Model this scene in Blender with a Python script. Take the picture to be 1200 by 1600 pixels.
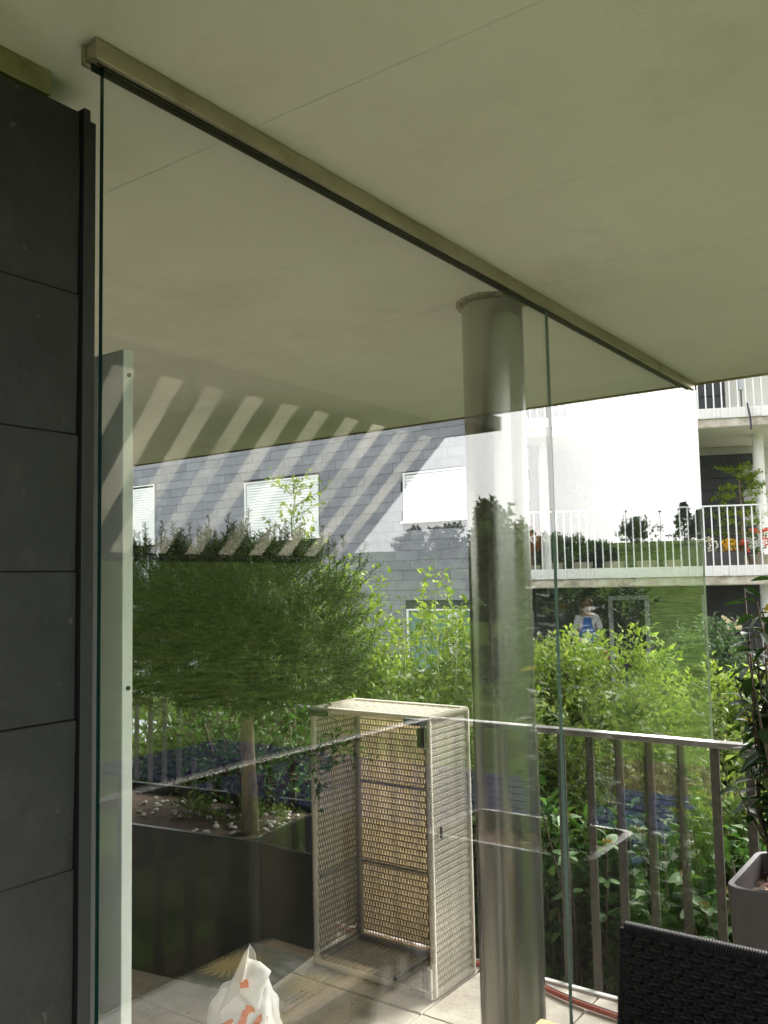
import bpy, math, random
import numpy as np
from mathutils import Vector, Matrix

scene = bpy.context.scene
for o in list(bpy.data.objects):
    bpy.data.objects.remove(o)
COL = scene.collection
R = math.radians
rng = np.random.RandomState(7)

# ------------------------------------------------------------------ camera
EYE = Vector((0, 0, 1.62))
PITCH, ROLL, YAW = .0803, -.02017, .62344
fw = Vector((-math.sin(YAW)*math.cos(PITCH), math.cos(YAW)*math.cos(PITCH), math.sin(PITCH)))
rt = Vector((math.cos(YAW), math.sin(YAW), 0))
up = rt.cross(fw)
r2 = math.cos(ROLL)*rt + math.sin(ROLL)*up
u2 = -math.sin(ROLL)*rt + math.cos(ROLL)*up
cam = bpy.data.cameras.new('camera')
cam.sensor_fit = 'VERTICAL'
cam.sensor_height = 36.0
cam.lens = 36.0*1369.3/1600.0
cam.clip_start = .02
cam.clip_end = 2000
camo = bpy.data.objects.new('camera', cam)
COL.objects.link(camo)
camo.matrix_world = Matrix((( r2.x, u2.x, -fw.x, EYE.x), (r2.y, u2.y, -fw.y, EYE.y), (r2.z, u2.z, -fw.z, EYE.z), (0, 0, 0, 1)))
scene.camera = camo

# ------------------------------------------------------------------ light: hazy bright overcast
SUN_EL, SUN_DIR = R(33), Vector((.24, .97))          # horizontal direction towards the sun
SUN_ROT = math.atan2(SUN_DIR.x, SUN_DIR.y)
world = bpy.data.worlds.new('World')
scene.world = world
world.use_nodes = True
nt = world.node_tree
nt.nodes.clear()
sky = nt.nodes.new('ShaderNodeTexSky')
sky.sky_type = 'NISHITA'
sky.sun_disc = False
sky.sun_elevation = SUN_EL
sky.sun_rotation = SUN_ROT
sky.air_density = 1.0
sky.dust_density = 3.2
sky.ozone_density = 1.0
hsv = nt.nodes.new('ShaderNodeHueSaturation')
hsv.inputs['Saturation'].default_value = .22
hsv.inputs['Value'].default_value = 1.14
gam = nt.nodes.new('ShaderNodeGamma')                 # thin overcast evens the sky out
gam.inputs['Gamma'].default_value = .27
bg = nt.nodes.new('ShaderNodeBackground')
bg.inputs['Strength'].default_value = .15
wo = nt.nodes.new('ShaderNodeOutputWorld')
nt.links.new(sky.outputs[0], gam.inputs['Color'])
nt.links.new(gam.outputs[0], hsv.inputs['Color'])
nt.links.new(hsv.outputs[0], bg.inputs['Color'])
nt.links.new(bg.outputs[0], wo.inputs['Surface'])
sl = bpy.data.lights.new('sun', 'SUN')
sl.energy = 1.4
sl.angle = R(38)
sl.color = (1, .965, .9)
so = bpy.data.objects.new('sun', sl)
COL.objects.link(so)
sd = Vector((SUN_DIR.x, SUN_DIR.y, 0)).normalized()*math.cos(SUN_EL) + Vector((0, 0, math.sin(SUN_EL)))
so.rotation_euler = sd.to_track_quat('Z', 'Y').to_euler()
so.location = (10, -8, 30)
vs = scene.view_settings
vs.view_transform = 'Standard'
vs.look = 'None'
vs.exposure = 3.35
vs.gamma = 1
vs.use_curve_mapping = False
scene.render.engine = 'CYCLES'
cy = scene.cycles
cy.max_bounces = 6
cy.diffuse_bounces = 4
cy.glossy_bounces = 3
cy.transmission_bounces = 3
cy.transparent_max_bounces = 14
cy.caustics_reflective = False
cy.caustics_refractive = False
cy.sample_clamp_indirect = 8
cy.use_denoising = True
cy.use_adaptive_sampling = True
cy.adaptive_threshold = .03

# ------------------------------------------------------------------ materials
MATS = {}

def newmat(name):
    m = bpy.data.materials.new(name)
    m.use_nodes = True
    MATS[name] = m
    n = m.node_tree
    b = n.nodes['Principled BSDF']
    return m, n, b


def M(name, c1, c2=None, scale=4.0, rough=.6, metal=0.0, bump=0.0, bscale=None, stretch=(1, 1, 1), detail=6, spec=.5, lo=.35, hi=.65, dirt=None, dirt_scale=1.5, dirt_amt=.5, specks=None, speck_scale=70, speck_at=.70):
    m, n, b = newmat(name)
    L = n.links
    b.inputs['Roughness'].default_value = rough
    b.inputs['Metallic'].default_value = metal
    b.inputs['Specular IOR Level'].default_value = spec
    b.inputs['Base Color'].default_value = (*c1, 1)
    geo = n.nodes.new('ShaderNodeNewGeometry')
    mp = n.nodes.new('ShaderNodeMapping')
    mp.inputs['Scale'].default_value = stretch
    L.new(geo.outputs['Position'], mp.inputs['Vector'])
    col = None
    if c2 is not None:
        t = n.nodes.new('ShaderNodeTexNoise')
        t.inputs['Scale'].default_value = scale
        t.inputs['Detail'].default_value = detail
        t.inputs['Roughness'].default_value = .62
        L.new(mp.outputs[0], t.inputs['Vector'])
        r = n.nodes.new('ShaderNodeValToRGB')
        r.color_ramp.elements[0].position = lo
        r.color_ramp.elements[1].position = hi
        r.color_ramp.elements[0].color = (*c1, 1)
        r.color_ramp.elements[1].color = (*c2, 1)
        L.new(t.outputs['Fac'], r.inputs['Fac'])
        col = r.outputs['Color']
    if dirt is not None:
        t = n.nodes.new('ShaderNodeTexNoise')
        t.inputs['Scale'].default_value = dirt_scale
        t.inputs['Detail'].default_value = 8
        t.inputs['Roughness'].default_value = .7
        L.new(geo.outputs['Position'], t.inputs['Vector'])
        r = n.nodes.new('ShaderNodeValToRGB')
        r.color_ramp.elements[0].position = .52
        r.color_ramp.elements[1].position = .75
        r.color_ramp.elements[0].color = (0, 0, 0, 1)
        r.color_ramp.elements[1].color = (dirt_amt, dirt_amt, dirt_amt, 1)
        L.new(t.outputs['Fac'], r.inputs['Fac'])
        mx = n.nodes.new('ShaderNodeMix')
        mx.data_type = 'RGBA'
        L.new(r.outputs['Color'], mx.inputs['Factor'])
        if col is not None:
            L.new(col, mx.inputs['A'])
        else:
            mx.inputs['A'].default_value = (*c1, 1)
        mx.inputs['B'].default_value = (*dirt, 1)
        col = mx.outputs['Result']
    if specks is not None:
        t = n.nodes.new('ShaderNodeTexNoise')
        t.inputs['Scale'].default_value = speck_scale
        t.inputs['Detail'].default_value = 3
        L.new(mp.outputs[0], t.inputs['Vector'])
        r = n.nodes.new('ShaderNodeValToRGB')
        r.color_ramp.elements[0].position = speck_at
        r.color_ramp.elements[1].position = speck_at+.03
        r.color_ramp.elements[0].color = (0, 0, 0, 1)
        r.color_ramp.elements[1].color = (.6, .6, .6, 1)
        L.new(t.outputs['Fac'], r.inputs['Fac'])
        mx = n.nodes.new('ShaderNodeMix')
        mx.data_type = 'RGBA'
        L.new(r.outputs['Color'], mx.inputs['Factor'])
        if col is not None:
            L.new(col, mx.inputs['A'])
        else:
            mx.inputs['A'].default_value = (*c1, 1)
        mx.inputs['B'].default_value = (*specks, 1)
        col = mx.outputs['Result']
    if col is not None:
        L.new(col, b.inputs['Base Color'])
    if bump:
        t = n.nodes.new('ShaderNodeTexNoise')
        t.inputs['Scale'].default_value = bscale or scale*4
        t.inputs['Detail'].default_value = 8
        L.new(mp.outputs[0], t.inputs['Vector'])
        bp = n.nodes.new('ShaderNodeBump')
        bp.inputs['Strength'].default_value = bump
        bp.inputs['Distance'].default_value = .01
        L.new(t.outputs['Fac'], bp.inputs['Height'])
        L.new(bp.outputs[0], b.inputs['Normal'])
    return m


def leafmat(name, cols, trans=.35, rough=.55, spec=.16, tcol=(1.0, 1.15, .55)):
    """leaf: colour varies leaf by leaf (random per island), light passes through"""
    m, n, b = newmat(name)
    L = n.links
    b.inputs['Roughness'].default_value = rough
    b.inputs['Specular IOR Level'].default_value = spec
    geo = n.nodes.new('ShaderNodeNewGeometry')
    r = n.nodes.new('ShaderNodeValToRGB')
    el = r.color_ramp.elements
    for i, c in enumerate(cols):
        p = i/(len(cols)-1)
        e = el[0] if i == 0 else (el[1] if i == 1 else el.new(p))
        e.position = p
        e.color = (*c, 1)
    L.new(geo.outputs['Random Per Island'], r.inputs['Fac'])
    t = n.nodes.new('ShaderNodeTexNoise')
    t.inputs['Scale'].default_value = 1.3
    L.new(geo.outputs['Position'], t.inputs['Vector'])
    hs = n.nodes.new('ShaderNodeHueSaturation')
    mr = n.nodes.new('ShaderNodeMapRange')
    mr.inputs['From Min'].default_value = .3
    mr.inputs['From Max'].default_value = .7
    mr.inputs['To Min'].default_value = .75
    mr.inputs['To Max'].default_value = 1.25
    L.new(t.outputs['Fac'], mr.inputs['Value'])
    L.new(mr.outputs[0], hs.inputs['Value'])
    L.new(r.outputs['Color'], hs.inputs['Color'])
    L.new(hs.outputs[0], b.inputs['Base Color'])
    tr = n.nodes.new('ShaderNodeBsdfTranslucent')
    g = n.nodes.new('ShaderNodeMix')
    g.data_type = 'RGBA'
    g.blend_type = 'MULTIPLY'
    g.inputs['Factor'].default_value = 1
    g.inputs['B'].default_value = (*tcol, 1)
    L.new(hs.outputs[0], g.inputs['A'])
    L.new(g.outputs['Result'], tr.inputs['Color'])
    mx = n.nodes.new('ShaderNodeMixShader')
    mx.inputs['Fac'].default_value = trans
    L.new(b.outputs[0], mx.inputs[1])
    L.new(tr.outputs[0], mx.inputs[2])
    L.new(mx.outputs[0], n.nodes['Material Output'].inputs['Surface'])
    return m


def glassmat(name, tint):
    """clear sheet glass: every face passes light straight through with a faint tint and mirrors by Fresnel"""
    m, n, b = newmat(name)
    L = n.links
    n.nodes.remove(b)
    geo = n.nodes.new('ShaderNodeNewGeometry')
    ma = n.nodes.new('ShaderNodeMix')
    ma.inputs['A'].default_value = 1.52
    ma.inputs['B'].default_value = 1/1.52
    L.new(geo.outputs['Backfacing'], ma.inputs['Factor'])
    fr = n.nodes.new('ShaderNodeFresnel')
    L.new(ma.outputs['Result'], fr.inputs['IOR'])
    tr = n.nodes.new('ShaderNodeBsdfTransparent')
    tr.inputs['Color'].default_value = (*tint, 1)
    gl = n.nodes.new('ShaderNodeBsdfGlossy')
    gl.inputs['Roughness'].default_value = 0
    gl.inputs['Color'].default_value = (1, 1, 1, 1)
    mx = n.nodes.new('ShaderNodeMixShader')
    L.new(fr.outputs[0], mx.inputs['Fac'])
    L.new(tr.outputs[0], mx.inputs[1])
    L.new(gl.outputs[0], mx.inputs[2])
    L.new(mx.outputs[0], n.nodes['Material Output'].inputs['Surface'])
    return m


def clothmat(name):
    """grey oilcloth printed with sunflowers"""
    m, n, b = newmat(name)
    L = n.links
    b.inputs['Roughness'].default_value = .45
    geo = n.nodes.new('ShaderNodeNewGeometry')
    mp = n.nodes.new('ShaderNodeMapping')
    mp.inputs['Scale'].default_value = (1, 1, 1)
    L.new(geo.outputs['Position'], mp.inputs['Vector'])
    v = n.nodes.new('ShaderNodeTexVoronoi')
    v.inputs['Scale'].default_value = 3.6
    L.new(mp.outputs[0], v.inputs['Vector'])
    v.inputs['Randomness'].default_value = .55
    sub = n.nodes.new('ShaderNodeVectorMath')
    sub.operation = 'SUBTRACT'
    L.new(mp.outputs[0], sub.inputs[0])
    L.new(v.outputs['Position'], sub.inputs[1])
    sp = n.nodes.new('ShaderNodeSeparateXYZ')
    L.new(sub.outputs[0], sp.inputs[0])
    at = n.nodes.new('ShaderNodeMath')
    at.operation = 'ARCTAN2'
    L.new(sp.outputs['Y'], at.inputs[0])
    L.new(sp.outputs['X'], at.inputs[1])
    mu = n.nodes.new('ShaderNodeMath')
    mu.operation = 'MULTIPLY'
    mu.inputs[1].default_value = 17
    L.new(at.outputs[0], mu.inputs[0])
    si = n.nodes.new('ShaderNodeMath')
    si.operation = 'SINE'
    L.new(mu.outputs[0], si.inputs[0])
    nz = n.nodes.new('ShaderNodeTexNoise')
    nz.inputs['Scale'].default_value = 30
    L.new(mp.outputs[0], nz.inputs['Vector'])
    a1 = n.nodes.new('ShaderNodeMath')
    a1.operation = 'MULTIPLY_ADD'
    a1.inputs[1].default_value = .045
    L.new(si.outputs[0], a1.inputs[0])
    L.new(v.outputs['Distance'], a1.inputs[2])
    ad = n.nodes.new('ShaderNodeMath')
    ad.operation = 'MULTIPLY_ADD'
    ad.inputs[1].default_value = .10
    L.new(nz.outputs['Fac'], ad.inputs[0])
    L.new(a1.outputs[0], ad.inputs[2])
    r = n.nodes.new('ShaderNodeValToRGB')
    e = r.color_ramp.elements
    e[0].position, e[0].color = .0, (.06, .04, .028, 1)
    e[1].position, e[1].color = .15, (.10, .06, .035, 1)
    for p, c in ((.18, (.45, .14, .03)), (.24, (.90, .55, .08)), (.36, (.95, .72, .22)), (.40, (.30, .22, .08)), (.43, (.13, .17, .08)), (.49, (.20, .22, .15)), (.55, (.66, .63, .58)), (1.0, (.74, .70, .66))):
        q = e.new(p)
        q.color = (*c, 1)
    L.new(ad.outputs[0], r.inputs['Fac'])
    L.new(r.outputs['Color'], b.inputs['Base Color'])
    return m


M('ceiling_paint', (.83, .805, .72), (.89, .87, .79), scale=1.6, rough=.75, bump=.12, bscale=90, dirt=(.50, .46, .36), dirt_scale=2.3, dirt_amt=.35, specks=(.45, .41, .33), speck_scale=30, speck_at=.745)
M('stain', (.20, .15, .08), (.42, .37, .27), scale=7, rough=.9)
M('slate_dark', (.009, .0098, .0098), (.021, .022, .022), scale=5, rough=.55, bump=.35, bscale=30, dirt=(.060, .060, .056), dirt_scale=7, dirt_amt=.45, specks=(.09, .09, .085), speck_scale=48, speck_at=.70)
M('slate_core', (.02, .02, .021), rough=.8)
for i, (a, b_) in enumerate((((.19, .193, .225), (.225, .228, .262)), ((.21, .213, .245), (.255, .258, .292)), ((.165, .168, .20), (.20, .203, .236)))):
    M('slate_grey_%d' % i, a, b_, scale=3, rough=.5, bump=.3, bscale=25, dirt=(.27, .27, .29), dirt_scale=3, dirt_amt=.4)
M('facade_core', (.05, .05, .056), rough=.8)
M('dark_trim', (.02, .021, .023), rough=.45)
M('rail_alu', (.36, .32, .24), (.50, .45, .35), scale=14, rough=.42, metal=.75, stretch=(1, .25, 1), dirt=(.22, .17, .10), dirt_scale=11, dirt_amt=.7)
M('steel', (.075, .070, .061), (.115, .107, .092), scale=30, rough=.45, metal=.35)
M('rail_top', (.27, .26, .25), (.36, .35, .335), scale=20, rough=.3, metal=.7)  # paler than the bars: sky reflected on the rail is put into the colour
M('chrome', (.75, .75, .77), rough=.12, metal=1)
M('black_plastic', (.012, .012, .013), rough=.35)
M('column_paint', (.29, .28, .255), (.48, .465, .43), scale=9, rough=.25, metal=.85, stretch=(1, 1, .06), bump=.22, bscale=26, dirt=(.22, .19, .14), dirt_scale=4, dirt_amt=.5)
M('post_paint', (.74, .735, .72), (.82, .815, .80), scale=20, rough=.6, bump=.1, bscale=120)
M('tile_stone', (.44, .38, .325), (.60, .54, .475), scale=5, rough=.7, bump=.3, bscale=60, dirt=(.20, .16, .12), dirt_scale=3.0, dirt_amt=.75, specks=(.12, .10, .08), speck_scale=34, speck_at=.68)
M('floor_bed', (.10, .09, .08), (.16, .15, .13), scale=8, rough=.9)
M('planter_dark', (.024, .026, .023), (.036, .038, .034), scale=9, rough=.38, bump=.05, bscale=120)
M('planter_purple', (.050, .044, .046), (.062, .055, .058), scale=9, rough=.5, bump=.05, bscale=200)
M('soil', (.035, .022, .014), (.09, .055, .032), scale=25, rough=.95, bump=.6, bscale=70)
M('bark', (.11, .082, .052), (.30, .24, .155), scale=22, rough=.9, bump=.9, bscale=40, stretch=(1, 1, .22), dirt=(.10, .12, .04), dirt_scale=9, dirt_amt=.6)
M('twig', (.07, .05, .032), (.12, .09, .055), scale=30, rough=.85)
M('yew_twig', (.03, .04, .014), (.06, .055, .025), scale=30, rough=.85)
M('green_stem', (.16, .20, .06), (.22, .24, .09), scale=30, rough=.7)
M('pebble', (.42, .40, .38), (.62, .60, .57), scale=40, rough=.7)
M('wicker_rib', (.22, .185, .14), rough=.6)
M('box_frame', (.19, .185, .175), (.25, .245, .235), scale=20, rough=.5)
M('black_rattan', (.006, .006, .0065), (.011, .011, .012), scale=60, rough=.6, spec=.15)
M('white_paint', (.76, .75, .73), (.82, .81, .79), scale=3, rough=.5, dirt=(.55, .5, .42), dirt_scale=4, dirt_amt=.25)
M('white_frame', (.80, .80, .80), rough=.4)
M('blind_slat', (.78, .78, .79), (.84, .84, .85), scale=6, rough=.45)
M('concrete_edge', (.42, .37, .30), (.66, .62, .55), scale=5, rough=.85, dirt=(.16, .12, .06), dirt_scale=4.5, dirt_amt=.95)
M('wing_soffit', (.60, .58, .50), (.66, .64, .56), scale=2, rough=.8)
M('wing_wall', (.60, .59, .57), (.66, .65, .63), scale=2, rough=.8)
M('wing_block', (.028, .030, .033), (.045, .048, .053), scale=4, rough=.7, bump=.2)
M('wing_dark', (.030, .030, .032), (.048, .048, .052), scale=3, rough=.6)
M('panel_black', (.022, .023, .026), rough=.5)
M('curtain', (.11, .20, .165), (.17, .28, .235), scale=6, rough=.8)
M('window_pane', (.05, .08, .075), rough=.05)
M('grass', (.018, .036, .008), (.085, .125, .032), scale=1.6, rough=1, spec=0, detail=10, dirt=(.075, .085, .03), dirt_scale=.25, dirt_amt=.6)
M('garden_soil', (.035, .028, .018), (.07, .058, .035), scale=3, rough=.95, bump=.4, spec=0)
M('paving_pale', (.40, .41, .44), (.50, .51, .54), scale=2, rough=.8)
M('pine_wood', (.60, .42, .20), (.74, .55, .30), scale=6, rough=.45, stretch=(8, 1, 8))
M('foil_edge', (.70, .69, .66), (.85, .84, .82), scale=70, rough=.25, metal=.7, bump=.5, bscale=160)
M('bag_plastic', (.82, .80, .80), (.88, .86, .86), scale=9, rough=.35)
M('print_orange', (.86, .22, .05), rough=.45)
M('print_ink', (.10, .09, .10), rough=.5)
M('hose_red', (.38, .08, .05), (.48, .13, .08), scale=60, rough=.45)
M('hose_dark', (.03, .022, .05), rough=.4)
M('edge_white', (.72, .70, .68), rough=.6)
M('awning_dark', (.10, .095, .085), rough=.85)
M('petal_red', (.75, .05, .04), (.85, .14, .10), scale=30, rough=.6)
M('petal_yellow', (.85, .48, .02), (.90, .60, .05), scale=30, rough=.6)
M('petal_white', (.80, .76, .62), (.88, .86, .76), scale=30, rough=.6)
M('terracotta', (.26, .23, .17), (.33, .29, .22), scale=8, rough=.8)
M('butterfly_wood', (.55, .46, .27), (.62, .53, .33), scale=30, rough=.7)
M('skin', (.26, .15, .10), rough=.5)
M('shirt_white', (.40, .39, .41), (.48, .47, .49), scale=12, rough=.8)
M('apron_blue', (.012, .055, .22), (.02, .09, .32), scale=10, rough=.8)
M('trousers_dark', (.03, .03, .035), rough=.8)
M('hair_brown', (.09, .03, .018), rough=.6)
M('deck_board', (.020, .024, .055), (.034, .038, .078), scale=3, spec=0, rough=.8, stretch=(.3, 3, 1))  # blue sheen of the sky is mixed into the wood colour
M('own_wall', (.14, .14, .135), (.19, .185, .18), scale=2, rough=.8)
leafmat('leaf_bright', [(.10, .17, .028), (.165, .255, .043), (.24, .325, .066), (.35, .41, .105)], .42, tcol=(1.0, 1.04, .6))
leafmat('leaf_mid', [(.055, .095, .028), (.09, .14, .042), (.14, .19, .055), (.215, .25, .085)], .38, tcol=(1.0, 1.06, .6))
leafmat('leaf_viburnum', [(.035, .085, .028), (.055, .125, .035), (.085, .17, .045), (.13, .22, .05)], .36, rough=.5, spec=.28)
leafmat('leaf_yew', [(.010, .026, .007), (.022, .048, .011), (.046, .085, .018), (.115, .155, .04)], .25)
leafmat('leaf_dark_gloss', [(.010, .024, .008), (.016, .038, .010), (.026, .055, .014), (.035, .07, .018)], .15, rough=.5, spec=.2)
leafmat('leaf_yellow', [(.30, .24, .03), (.42, .34, .05)], .4)
leafmat('leaf_litter', [(.10, .045, .022), (.18, .08, .04), (.26, .13, .07), (.12, .08, .05)], .1)
leafmat('leaf_maple', [(.12, .20, .02), (.20, .28, .03), (.28, .36, .05)], .4)
leafmat('leaf_conifer_far', [(.020, .042, .016), (.035, .062, .020), (.05, .085, .03)], .15)
leafmat('leaf_far', [(.030, .060, .018), (.05, .09, .025), (.08, .12, .035)], .3)
leafmat('leaf_blue', [(.05, .095, .05), (.08, .14, .075), (.13, .19, .11)], .3)
leafmat('leaf_red', [(.30, .07, .03), (.42, .13, .05)], .4)
leafmat('flower_umbel', [(.20, .17, .03), (.32, .24, .05), (.24, .10, .04)], .2)
leafmat('awning_light', [(.70, .67, .59), (.70, .67, .59)], .75, rough=.85, spec=.2, tcol=(1, 1, 1))
leafmat('wicker', [(.58, .535, .465), (.66, .615, .545), (.74, .70, .63)], .2, rough=.5, tcol=(1.1, .85, .5))
glassmat('glass', (.955, .975, .955))
M('glass_edge', (.004, .045, .038), rough=.15, spec=.6)
M('glass_seam', (.20, .31, .27), rough=.2)
M('glass_end', (.55, .62, .57), rough=.2)
clothmat('sunflower_cloth')

# ------------------------------------------------------------------ mesh builder
class MB:
    def __init__(s, frame=None):
        s.v, s.f, s.m = [], [], []
        s.frame = frame

    def _t(s, p):
        if s.frame is None:
            return Vector(p)
        o, ex, ey, ez = s.frame
        return o + ex*p[0] + ey*p[1] + ez*p[2]

    def add(s, verts, faces, mi=0):
        b = len(s.v)
        s.v += [tuple(s._t(p)) for p in verts]
        s.f += [tuple(i+b for i in f) for f in faces]
        s.m += [mi]*len(faces)
        return s

    def box(s, a, b, mi=0):
        (x0, y0, z0), (x1, y1, z1) = a, b
        return s.add([(x0, y0, z0), (x1, y0, z0), (x1, y1, z0), (x0, y1, z0), (x0, y0, z1), (x1, y0, z1), (x1, y1, z1), (x0, y1, z1)],
                     [(0, 3, 2, 1), (4, 5, 6, 7), (0, 1, 5, 4), (1, 2, 6, 5), (2, 3, 7, 6), (3, 0, 4, 7)], mi)

    def tube(s, pts, rad, n=8, mi=0, cap=True):
        pts = [Vector(p) for p in pts]
        rads = rad if hasattr(rad, '__len__') else [rad]*len(pts)
        vs, fs = [], []
        prev = None
        for i, p in enumerate(pts):
            d = (pts[min(i+1, len(pts)-1)] - pts[max(i-1, 0)]).normalized()
            ref = prev if prev is not None else (Vector((1, 0, 0)) if abs(d.x) < .8 else Vector((0, 1, 0)))
            a = (ref - d*ref.dot(d))
            if a.length < 1e-6:
                a = d.orthogonal()
            a.normalize()
            prev = a
            b = d.cross(a)
            for k in range(n):
                t = 2*math.pi*k/n
                vs.append(p + (a*math.cos(t) + b*math.sin(t))*rads[i])
        for i in range(len(pts)-1):
            for k in range(n):
                fs.append((i*n+k, i*n+(k+1) % n, (i+1)*n+(k+1) % n, (i+1)*n+k))
        if cap:
            fs.append(tuple(range(n-1, -1, -1)))
            fs.append(tuple((len(pts)-1)*n+k for k in range(n)))
        return s.add(vs, fs, mi)

    def lathe(s, c, prof, n=16, mi=0, squash=1.0):
        vs, fs = [], []
        for (r, z) in prof:
            for k in range(n):
                t = 2*math.pi*k/n
                vs.append((c[0]+r*math.cos(t), c[1]+r*squash*math.sin(t), c[2]+z))
        for i in range(len(prof)-1):
            for k in range(n):
                fs.append((i*n+k, i*n+(k+1) % n, (i+1)*n+(k+1) % n, (i+1)*n+k))
        return s.add(vs, fs, mi)

    def prism(s, poly, z0, z1, mi=0):
        n = len(poly)
        vs = [(x, y, z0) for x, y in poly] + [(x, y, z1) for x, y in poly]
        fs = [tuple(range(n-1, -1, -1)), tuple(range(n, 2*n))] + [(i, (i+1) % n, n+(i+1) % n, n+i) for i in range(n)]
        return s.add(vs, fs, mi)


ORG = {}


def wloc(o):
    return ORG.get(o.name, Vector((0, 0, 0)))


def raw(name, verts, faces, mats, parent=None, mids=None, smooth=False, origin=None):
    org = wloc(parent) if parent is not None else (Vector(origin) if origin is not None else Vector((0, 0, 0)))
    V = np.asarray(verts, dtype=np.float32) - np.array(org, dtype=np.float32)
    me = bpy.data.meshes.new(name)
    if isinstance(faces, np.ndarray):
        nf, k = faces.shape
        me.vertices.add(len(V))
        me.vertices.foreach_set('co', V.ravel())
        me.loops.add(nf*k)
        me.loops.foreach_set('vertex_index', faces.astype(np.int32).ravel())
        me.polygons.add(nf)
        me.polygons.foreach_set('loop_start', np.arange(0, nf*k, k, dtype=np.int32))
        me.polygons.foreach_set('loop_total', np.full(nf, k, dtype=np.int32))
        me.update(calc_edges=True)
    else:
        me.from_pydata(V.tolist(), [], faces)
        me.update()
    for m in ([mats] if isinstance(mats, str) else mats):
        me.materials.append(MATS[m])
    if mids is not None:
        me.polygons.foreach_set('material_index', np.asarray(mids, dtype=np.int32))
    if smooth:
        me.polygons.foreach_set('use_smooth', np.ones(len(me.polygons), dtype=bool))
    o = bpy.data.objects.new(name, me)
    COL.objects.link(o)
    if parent is not None:
        o.parent = parent
        ORG[o.name] = org.copy()
    else:
        o.location = org
        ORG[o.name] = org.copy()
    return o


def obj(name, mb, mats, parent=None, smooth=False, bevel=0, origin=None):
    o = raw(name, mb.v, mb.f, mats, parent, mb.m if not isinstance(mats, str) else None, smooth, origin)
    if bevel:
        md = o.modifiers.new('bevel', 'BEVEL')
        md.width = bevel
        md.segments = 2
        md.limit_method = 'ANGLE'
        md.angle_limit = R(40)
    return o


def tag(o, label=None, cat=None, group=None, kind=None):
    if label: o['label'] = label
    if cat: o['category'] = cat
    if group: o['group'] = group
    if kind: o['kind'] = kind
    return o


def thing(name, label, cat, loc, group=None):
    o = bpy.data.objects.new(name, None)
    o.empty_display_size = .1
    COL.objects.link(o)
    o.location = loc
    ORG[o.name] = Vector(loc)
    return tag(o, label, cat, group)


def piece(name, mesh, loc, parent, rot=None):
    """a repeated piece sharing mesh data; loc in world space"""
    o = bpy.data.objects.new(name, mesh)
    COL.objects.link(o)
    o.parent = parent
    o.location = Vector(loc) - wloc(parent)
    if rot is not None:
        o.rotation_euler = rot
    return o


def boxmesh(name, sx, sy, sz, mat, bev=0.0, jitter=0.0, seed=0):
    """small chamfered block centred on its origin"""
    r_ = random.Random(seed)
    c = bev
    vs, fs = [], []
    if c:
        hx, hy, hz = sx/2, sy/2, sz/2
        for z, e in ((-hz, c), (-hz+c, 0), (hz-c, 0), (hz, c)):
            for x, y in ((-hx+e, -hy+e), (hx-e, -hy+e), (hx-e, hy-e), (-hx+e, hy-e)):
                vs.append((x+r_.uniform(-jitter, jitter), y+r_.uniform(-jitter, jitter), z))
        fs.append((3, 2, 1, 0))
        for i in range(3):
            for k in range(4):
                fs.append((i*4+k, i*4+(k+1) % 4, i*4+4+(k+1) % 4, i*4+4+k))
        fs.append((12, 13, 14, 15))
    else:
        m = MB().box((-sx/2, -sy/2, -sz/2), (sx/2, sy/2, sz/2))
        vs, fs = m.v, m.f
    me = bpy.data.meshes.new(name)
    me.from_pydata(vs, [], fs)
    me.materials.append(MATS[mat])
    return me


def rounded_rect(x0, y0, x1, y1, r, n=6):
    out = []
    for cx, cy, a0 in ((x1-r, y1-r, 0), (x0+r, y1-r, 90), (x0+r, y0+r, 180), (x1-r, y0+r, 270)):
        for k in range(n+1):
            a = R(a0+90*k/n)
            out.append((cx+r*math.cos(a), cy+r*math.sin(a)))
    return out

# ------------------------------------------------------------------ leaves
def unit(a):
    return a/np.maximum(np.linalg.norm(a, axis=1, keepdims=True), 1e-9)


def leaf_arrays(base, dirs, length, width, fold=.25, droop=.15, nrm=None):
    """kite leaves folded along the midrib: 4 triangles each"""
    n = len(base)
    d = unit(dirs)
    if nrm is None:
        nrm = rng.normal(size=(n, 3))*.6 + np.array([0, 0, 1.0])
    side = unit(np.cross(d, nrm))
    nn = np.cross(side, d)
    L = np.asarray(length).reshape(-1, 1)*np.ones((n, 1))
    Wd = np.asarray(width).reshape(-1, 1)*np.ones((n, 1))
    mid = base + d*L*.48
    tip = base + d*L - nn*L*droop
    l = base + d*L*.42 + side*Wd*.5 + nn*Wd*fold
    r_ = base + d*L*.42 - side*Wd*.5 + nn*Wd*fold
    V = np.stack([base, l, tip, r_, mid], axis=1).reshape(-1, 3)
    o = (np.arange(n)*5)[:, None, None]
    F = (np.array([[0, 4, 1], [1, 4, 2], [0, 3, 4], [4, 3, 2]])[None] + o).reshape(-1, 3)
    return V, F


def twigs_in(shape, n, upness=.5, length=.25, spread=.6):
    """shape(n) -> points and outward normals; returns twig start, end"""
    p, out = shape(n)
    d = unit(out*spread + np.array([0, 0, upness]) + rng.normal(size=(n, 3))*.35)
    ln = length*rng.uniform(.6, 1.3, size=(n, 1))
    return p - d*ln*.5, p + d*ln*.5


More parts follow.
